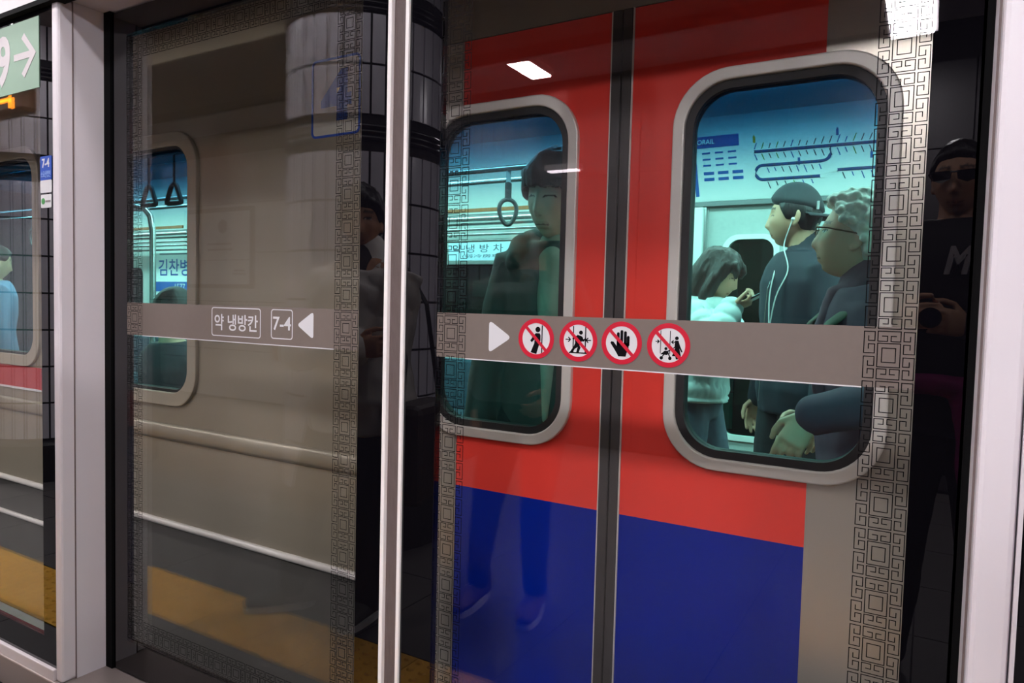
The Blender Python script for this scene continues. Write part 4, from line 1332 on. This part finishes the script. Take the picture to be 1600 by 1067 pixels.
# ---- passenger: elderly woman with grey curls and glasses
P, F = person('elderly woman with grey curly hair and glasses in a dark coat by the door window', (-.085, 1.05, .02), -66, 1.56,
              dict(slim=1.12, head=(-20, -10, 0), head_off=(-.02, -.035, .005), head_size=1.0, lean=6, L=(.20, -.28, .965), eL=(.7, .5, -.4), R=(-.2, -.16, .9),
                   hands={1: dict(fwd=(.10, -.55, -.9), nrm=(-.9, .5, -.3), curl=[16, 20, 24, 30], spread=.08)}, fL=(.1, 0, 0), fR=(-.1, 0, 0)))
body(F, P, S(214, 172, 146), eyes='open', dec=.45, voxel=.0040, brow=S(120, 110, 104), wrinkle=.0012)
ct = mat('coat_plum', S(92, 60, 82), .75, noise_amt=.15, noise_scale=30)
cloth(F, P, 'coat', ct, lambda m: (F.torso(m, .045, .40, .846, .02), F.arms(m, .022, .93)), fold=.008, fscale=8)
cloth(F, P, 'collar', mat('collar_olive', S(98, 98, 86), .8, noise_amt=.1, noise_scale=30), lambda m: [m.tube([F.up(.845 * F.h, q * .075, .045), F.up(.835 * F.h, q * .10, -.04), F.up(.78 * F.h, q * .085, -.165), F.up(.68 * F.h, q * .045, -.205)], [(.024, .010), (.026, .010), (.026, .009), (.010, .008)], 12) for q in (1, -1)], voxel=.007, dec=.8, fold=.003)
cloth(F, P, 'scarf', mat('scarf_violet', S(104, 66, 84), .8, noise_amt=.2, noise_scale=40), lambda m: (m.tube([F.up(.82 * F.h, 0, -.03), F.up(.855 * F.h, 0, -.01)], [.088, .078], 18), m.tube([F.up(.83 * F.h, 0, -.09), F.up(.74 * F.h, .01, -.15), F.up(.66 * F.h, .01, -.17)], [(.05, .03), (.05, .025), (.03, .02)], 12)), voxel=.008, dec=.8, fold=.006, fscale=20)
cloth(F, P, 'trousers', MATS['trouser_black'], lambda m: (F.legs(m, .016), F.torso(m, .010, .475, .56)), fold=.005)
shoes(F, P, MATS['shoe_dark'], MATS['sole_grey'])
rg = random.Random(11)
def curls(mb, H):
    for i in range(520):
        u = rg.uniform(-1, 1); a = rg.uniform(0, 2 * math.pi)
        nn = Vector((math.sqrt(1 - u * u) * math.cos(a), math.sqrt(1 - u * u) * math.sin(a), u))
        p = Vector(head_surface(np.array([tuple(nn)]), 1.0)[0])
        azm = math.degrees(math.acos(max(-1, min(1, -nn.y / max(math.hypot(nn.x, nn.y), 1e-6))))) / 90
        if p.z < CURL(azm) + .004: continue
        if azm > .8 and azm < 1.12 and p.z < .02 and abs(p.x) > .05: continue
        r = rg.uniform(.009, .017)
        mb.ball(H @ (p + p.normalized() * rg.uniform(.012, .030)), (r, r, r * .85), 8, 6)
CURL = lin([(0, .075), (.5, .066), (.75, .035), (.95, .022), (1.15, -.02), (1.4, -.06), (2, -.085)])
skull_hair(F, P, HAIR_G, .018, CURL, extra=curls, nz=.003, remesh=.0042)
gm = MB()
for q in (1, -1):
    gm.tube([F.H @ Vector((q * (.031 + .021 * math.cos(a)), -.104, .010 + .017 * math.sin(a))) for a in [2 * math.pi * i / 20 for i in range(20)]], .0018, 6, closed=True)
    gm.tube([F.H @ Vector(p) for p in ((q * .052, -.103, .016), (q * .070, -.075, .016), (q * .079, .005, .012), (q * .079, .018, .004))], .0026, 6)
gm.tube([F.H @ Vector((-.010, -.107, .012)), F.H @ Vector((.010, -.107, .012))], .0018, 6)
go = gm.build('glasses', mat('glasses_bronze', S(96, 70, 48), .35, .5), P, smooth=True)
for q in (1, -1):
    lens = MB()
    ps = [F.H @ Vector((q * (.031 + .020 * math.cos(a)), -.104, .010 + .016 * math.sin(a))) for a in [2 * math.pi * i / 18 for i in range(18)]]
    lens.add(ps + [p + F.H.to_3x3() @ Vector((0, .0015, 0)) for p in ps], [tuple(range(18)), tuple(range(35, 17, -1))] + [(i, (i + 1) % 18, (i + 1) % 18 + 18, i + 18) for i in range(18)])
    lens.build('lens', MATS['far_glass'], go)

# ---- passenger: dark-haired boy at the left door window
P, F = person('dark-haired boy in a dark jacket looking out of the left train door window', (-1.035, .82, .02), 16, 1.70,
              dict(slim=.95, head_size=1.10, head=(-24, 8, 4), head_off=(0, -.015, .0), fL=(.1, 0, 0), fR=(-.1, 0, 0)))
body(F, P, S(240, 206, 180), eyes='down', dec=.5, voxel=.0040)
bj = mat('jacket_black_green', S(56, 62, 62), .7, noise_amt=.15, noise_scale=30)
def open_jacket(m):
    F.torso(m, .026, .47, .846); F.arms(m, .022)
    m.tube([F.up(.80 * F.h, -.12, -.10), F.up(.835 * F.h, -.115, -.02), F.up(.85 * F.h, -.07, .08), F.up(.85 * F.h, .04, .10), F.up(.84 * F.h, .11, .05), F.up(.81 * F.h, .125, -.05)], [.028, .044, .052, .052, .046, .030], 14)
cloth(F, P, 'jacket', bj, open_jacket, fold=.007)
cloth(F, P, 'sweatshirt', mat('sweat_sage', S(150, 146, 134), .85, noise_amt=.1, noise_scale=50), lambda m: (m.tube([F.up(.52 * F.h, 0, -.075), F.up(.62 * F.h, 0, -.085), F.up(.72 * F.h, 0, -.085), F.up(.80 * F.h, 0, -.055), F.up(.835 * F.h, 0, -.01)], [(.018, .082), (.024, .080), (.040, .090), (.064, .078), (.062, .062)], 18, ref=(1, 0, 0)),), fold=.004)
cloth(F, P, 'trousers', MATS['trouser_black'], lambda m: (F.legs(m, .016), F.torso(m, .010, .475, .56)), fold=.005)
shoes(F, P, MATS['shoe_dark'], MATS['sole_grey'])
def fringe(mb, H):
    for i in range(11):
        x = -.062 + .0124 * i
        yb = -.088 + .35 * x * x / .06
        mb.tube([H @ Vector((x * .8, yb + .03, .098)), H @ Vector((x, yb - .008, .070)), H @ Vector((x * 1.03, yb - .012, .034 + .003 * (i % 3)))], [.018, .015, .007], 8)
    for q in (1, -1):
        mb.tube([H @ Vector((q * .064, -.04, .06)), H @ Vector((q * .079, -.028, .02)), H @ Vector((q * .078, -.022, -.022))], [.022, .014, .008], 8)
skull_hair(F, P, HAIR, .022, BANGS, extra=fringe, nz=.004, top=.008)

# ---- passengers seen through the window in the narrow left panel
def plain_person(label, loc, rz, h, pose, jacket, trousers, tone=TONE, hairm=HAIR, quilt=None, line=SHORT, extra=None, voxel=.007):
    P, F = person(label, loc, rz, h, pose)
    body(F, P, tone, dec=.5, voxel=voxel)
    cloth(F, P, 'jacket', jacket, lambda m: (F.torso(m, .032, .46, .846), F.arms(m, .024)), quilt=quilt, voxel=.012, dec=.6)
    cloth(F, P, 'trousers', trousers, lambda m: (F.legs(m, .014), F.torso(m, .010, .475, .56)), voxel=.012, dec=.6)
    shoes(F, P, MATS['shoe_dark'], MATS['sole_grey'])
    skull_hair(F, P, hairm, .014, line, nz=.003, remesh=.008)
    return P, F
plain_person('passenger in a blue-grey coat standing at the left photo edge', (-5.62, 1.22, .02), 165, 1.56, dict(head=(10, 10, 0)), mat('coat_bluegrey', S(130, 150, 190), .8), MATS['trouser_black'])
plain_person('passenger in a pale mint jacket beside the tiled column in the narrow panel', (-5.05, 1.45, .02), 120, 1.66, dict(head=(0, 0, 0), R=(-.12, -.2, 1.0)), puff, MATS['denim_grey'], quilt=(.07, .012))
# seated by the left window, seen from behind
SEAT = dict(hip=.50, hip_y=0, fL=(.1, -.42, 0), fR=(-.1, -.42, 0), L=(.12, -.30, .60), R=(-.12, -.30, .60), lean=-4, head=(0, 6, 0))
plain_person('dark-haired passenger seated with their back to the left train window', (-3.02, .86, .02), 180, 1.62, SEAT, MATS['jacket_navy'], MATS['trouser_black'])

# ---- on the platform: man in a white puffer jacket with a shoulder bag
P, F = person('man in a white jacket with folded arms and shoulder bag, mirrored at the door seam', (-1.88, -.84, 0), 170, 1.68,
              dict(slim=1.08, head=(-28, 4, 0), L=(-.12, -.235, 1.09), R=(.13, -.255, 1.06), eL=(.5, .3, -.9), eR=(-.5, .3, -.9),
                   hands={1: dict(fwd=(-1, .1, .1), nrm=(0, 1, 0), curl=22), -1: dict(fwd=(1, .15, .1), nrm=(0, 1, 0), curl=22)}, fL=(.32, .0, 0), fR=(-.02, .04, 0), fyL=52, fyR=6))
body(F, P, TONE_D, dec=.5, voxel=.006)
wj = mat('puffer_white', S(236, 230, 226), .45, noise_amt=.05, noise_scale=30)
cloth(F, P, 'puffer_jacket', wj, lambda m: (F.torso(m, .045, .45, .83), F.arms(m, .032, .96), m.tube([F.up(.82 * F.h, 0, .01), F.up(.855 * F.h, 0, .01)], [.098, .088], 18)), quilt=(.085, .014), fold=.009, voxel=.010, dec=.6)
cloth(F, P, 'jumper', mat('jumper_dark', S(40, 32, 36), .8), lambda m: m.tube([F.up(.78 * F.h, 0, -.06), F.up(.85 * F.h, 0, -.02)], [(.085, .095), (.072, .072)], 18), voxel=.010, fold=.002)
cloth(F, P, 'trousers', mat('trouser_navy', S(26, 26, 36), .8), lambda m: (F.legs(m, .018), F.torso(m, .012, .475, .58)), fold=.006)
shoes(F, P, mat('shoe_grey', S(92, 88, 86), .7), mat('sole_white', S(225, 220, 222), .6), M_white)
skull_hair(F, P, HAIR, .022, lin([(0, .052), (.5, .046), (.78, -.005), (1.0, .005), (1.2, -.04), (2, -.08)]), nz=.006, top=.010)
tb_ = thing('shoulder_bag', 'dark brown shoulder bag hanging at the side of the man in the white jacket', 'bag', P.matrix_basis @ Vector((-.275, -.02, .53)), math.radians(170))
bb_ = MB().box(-.075, .075, -.16, .16, 0, .36)
bg = bb_.build('bag_body', mat('bag_brown', S(58, 46, 40), .6, noise_amt=.2, noise_scale=20), tb_, bevel=.03)
MB().tube([(0, -.15, .33), (.0, -.13, .52), (.05, -.12, .74), (.125, -.05, .885), (.125, .05, .885), (.06, .14, .72), (0, .15, .33)], [(.018, .004)] * 7, 8, ref=(0, 1, .2)).build('strap', mat('bag_strap', S(22, 20, 22), .6), tb_)
MB().tube([(.0, -.15, .33), (.0, -.15, .345)], .02, 10).build('buckle', M_steel, bg)

# ---- on the platform: woman with a hooded coat, jeans and sneakers
P, F = person('woman in a dark hooded coat, jeans and laced sneakers mirrored in the left train door', (-1.40, -1.30, 0), 172, 1.65,
              dict(slim=.98, head=(28, 0, 0), L=(.17, -.12, .84), R=(-.16, -.16, .92), fL=(.20, -.03, 0), fR=(-.055, -.01, 0), fyL=4, fyR=-6,
                   hands={1: dict(curl=30), -1: dict(curl=30)}))
body(F, P, S(208, 156, 124), dec=.5, voxel=.006)
hc_ = mat('coat_teal_black', S(60, 66, 68), .75, noise_amt=.18, noise_scale=24)
cloth(F, P, 'hooded_coat', hc_, lambda m: (F.torso(m, .045, .44, .846), F.arms(m, .030), m.tube([F.up(.81 * F.h, -.13, -.04), F.up(.845 * F.h, -.10, .07), F.up(.85 * F.h, 0, .11), F.up(.845 * F.h, .10, .07), F.up(.81 * F.h, .13, -.04)], [.035, .055, .065, .055, .035], 14)), fold=.010, fscale=9)
cloth(F, P, 'jeans', mat('jeans_navy', S(30, 32, 48), .85, noise_amt=.15, noise_scale=40), lambda m: (F.legs(m, .010, .94), F.torso(m, .010, .475, .56)), fold=.006, fscale=15)
shoes(F, P, mat('sneaker_maroon', S(92, 66, 76), .7), mat('sneaker_sole', S(215, 208, 214), .6), M_white)
def tied(mb, H):
    mb.ball(H @ Vector((0, .10, .0)), (.045, .05, .06), 14, 10)
    mb.tube([H @ Vector(p) for p in ((.05, -.07, .07), (.075, -.05, .02), (.080, -.02, -.06), (.07, .02, -.14))], [.020, .022, .022, .014], 10)
skull_hair(F, P, HAIR, .018, lin([(0, .066), (.5, .052), (.8, .0), (1.0, -.01), (1.2, -.05), (2, -.09)]), extra=tied, nz=.004)
ck = thing('chain_bag', 'small black bag on a chain at the hip of the woman in the hooded coat', 'bag', P.matrix_basis @ Vector((.245, -.03, .62)), math.radians(172))
MB().box(-.045, .045, -.10, .10, 0, .15).build('bag_body', mat('bag_black', S(20, 20, 22), .4), ck, bevel=.02)
cm = MB()
a_, b_, c_2 = Vector((0, -.09, .14)), Vector((-.05, -.10, .42)), Vector((-.125, -.02, .705))
for i in range(34):
    u = i / 33
    p = a_ * (1 - u) ** 2 + b_ * 2 * u * (1 - u) + c_2 * u ** 2
    cm.ball(p, (.007, .007, .010), 6, 4)
co_ = cm.build('chain', M_steel, ck); co_['kind'] = 'stuff'

# ---- on the platform: the photographer
P, F = person('photographer in dark clothes and sunglasses mirrored in the black glass border', (.065, -1.60, 0), 180, 1.86,
              dict(slim=1.02, head=(10, 4, 0), head_off=(0, -.02, -.02), L=(-.075 - .0, -.27, 1.235), R=(-.005, -.27, 1.235), eL=(.9, .3, -.5), eR=(-.9, .3, -.5),
                   hands={}, fL=(.14, 0, 0), fR=(-.14, .02, 0)))
F.arm[1] = (F.sh[1],) + ik(F.sh[1], (.150, -.245, 1.24), .168 * F.h, .150 * F.h, (.9, .4, -.5))
F.arm[-1] = (F.sh[-1],) + ik(F.sh[-1], (-.030, -.235, 1.225), .168 * F.h, .150 * F.h, (-.9, .4, -.5))
F.hands = {1: dict(fwd=(-.5, -.75, .1), nrm=(-.8, .3, 0), curl=38), -1: dict(fwd=(.5, -.75, .1), nrm=(.8, .3, 0), curl=38)}
body(F, P, S(206, 158, 128), dec=.5, voxel=.006)
tb2 = mat('shirt_black', S(22, 21, 25), .8)
cloth(F, P, 'pullover', tb2, lambda m: (F.torso(m, .024, .46, .846), F.arms(m, .018, .95)), fold=.006)
cloth(F, P, 'trousers', mat('trouser_charcoal', S(30, 28, 32), .8), lambda m: (F.legs(m, .018), F.torso(m, .012, .475, .56)), fold=.006)
shoes(F, P, MATS['shoe_dark'], MATS['sole_grey'])
skull_hair(F, P, HAIR, .014, SHORT, nz=.003)
cloth(F, P, 'tied_jacket', mat('jacket_magenta', S(170, 22, 124), .6, noise_amt=.15, noise_scale=20), lambda m: (m.tube([(-.03, -.165, 1.03), (-.075, -.185, .90), (-.095, -.180, .76), (-.10, -.170, .62)], [(.045, .03), (.060, .03), (.070, .03), (.05, .022)], 14, ref=(1, 0, 0)), m.tube([(-.20, .0, 1.0), (-.12, -.15, 1.03), (.0, -.175, 1.03), (.12, -.15, 1.03), (.20, .0, 1.0)], [.03, .035, .035, .035, .03], 10)), fold=.008, fscale=18)
gl = MB()
for q in (1, -1):
    gl.add([F.H @ Vector(p) for p in ((q * .006, -.112, .022), (q * .060, -.100, .024), (q * .058, -.100, -.006), (q * .034, -.110, -.014), (q * .010, -.114, -.004))] + [F.H @ Vector(p) for p in ((q * .006, -.108, .022), (q * .060, -.096, .024), (q * .058, -.096, -.006), (q * .034, -.106, -.014), (q * .010, -.110, -.004))],
           [(0, 1, 2, 3, 4), (9, 8, 7, 6, 5)] + [(i, i + 5, (i + 1) % 5 + 5, (i + 1) % 5) for i in range(5)])
    gl.tube([F.H @ Vector(p) for p in ((q * .058, -.098, .02), (q * .076, -.07, .018), (q * .080, .01, .008))], .003, 6)
gl.tube([F.H @ Vector((-.008, -.112, .018)), F.H @ Vector((.008, -.112, .018))], .003, 6)
gl.build('sunglasses', mat('sunglass_black', S(8, 8, 10), .12), P)
_t = text('chest_print', 'M', -.045, .035, 1.385, 1.475, -.160, mat('print_grey', S(190, 184, 190), .6), P, thick=.04, shear=-.25, deep=.004, flip=False)
cmr = thing('camera', 'black compact camera held at chest height by the photographer', 'camera', (0.0, -1.33, 1.19), math.pi)
cb = MB().box(-.062, .062, -.022, .022, .012, .088).build('camera_body', mat('camera_black', S(18, 18, 20), .45), cmr, bevel=.006)
MB().box(-.020, .020, -.018, .018, .088, .104).build('viewfinder_hump', MATS['camera_black'], cb, bevel=.004)
ln = MB()
ln.tube([(0, -.022, .056), (0, -.074, .056)], [.030, .031], 24, cap=False)
lo = ln.build('lens_barrel', MATS['camera_black'], cmr, smooth=False)
MB().tube([(0, -.0742, .056), (0, -.0765, .056)], .024, 24, cap=False).build('front_element', mat('lens_glass', S(30, 34, 60), .05), lo)
bpy.data.scenes.remove(BENCH)
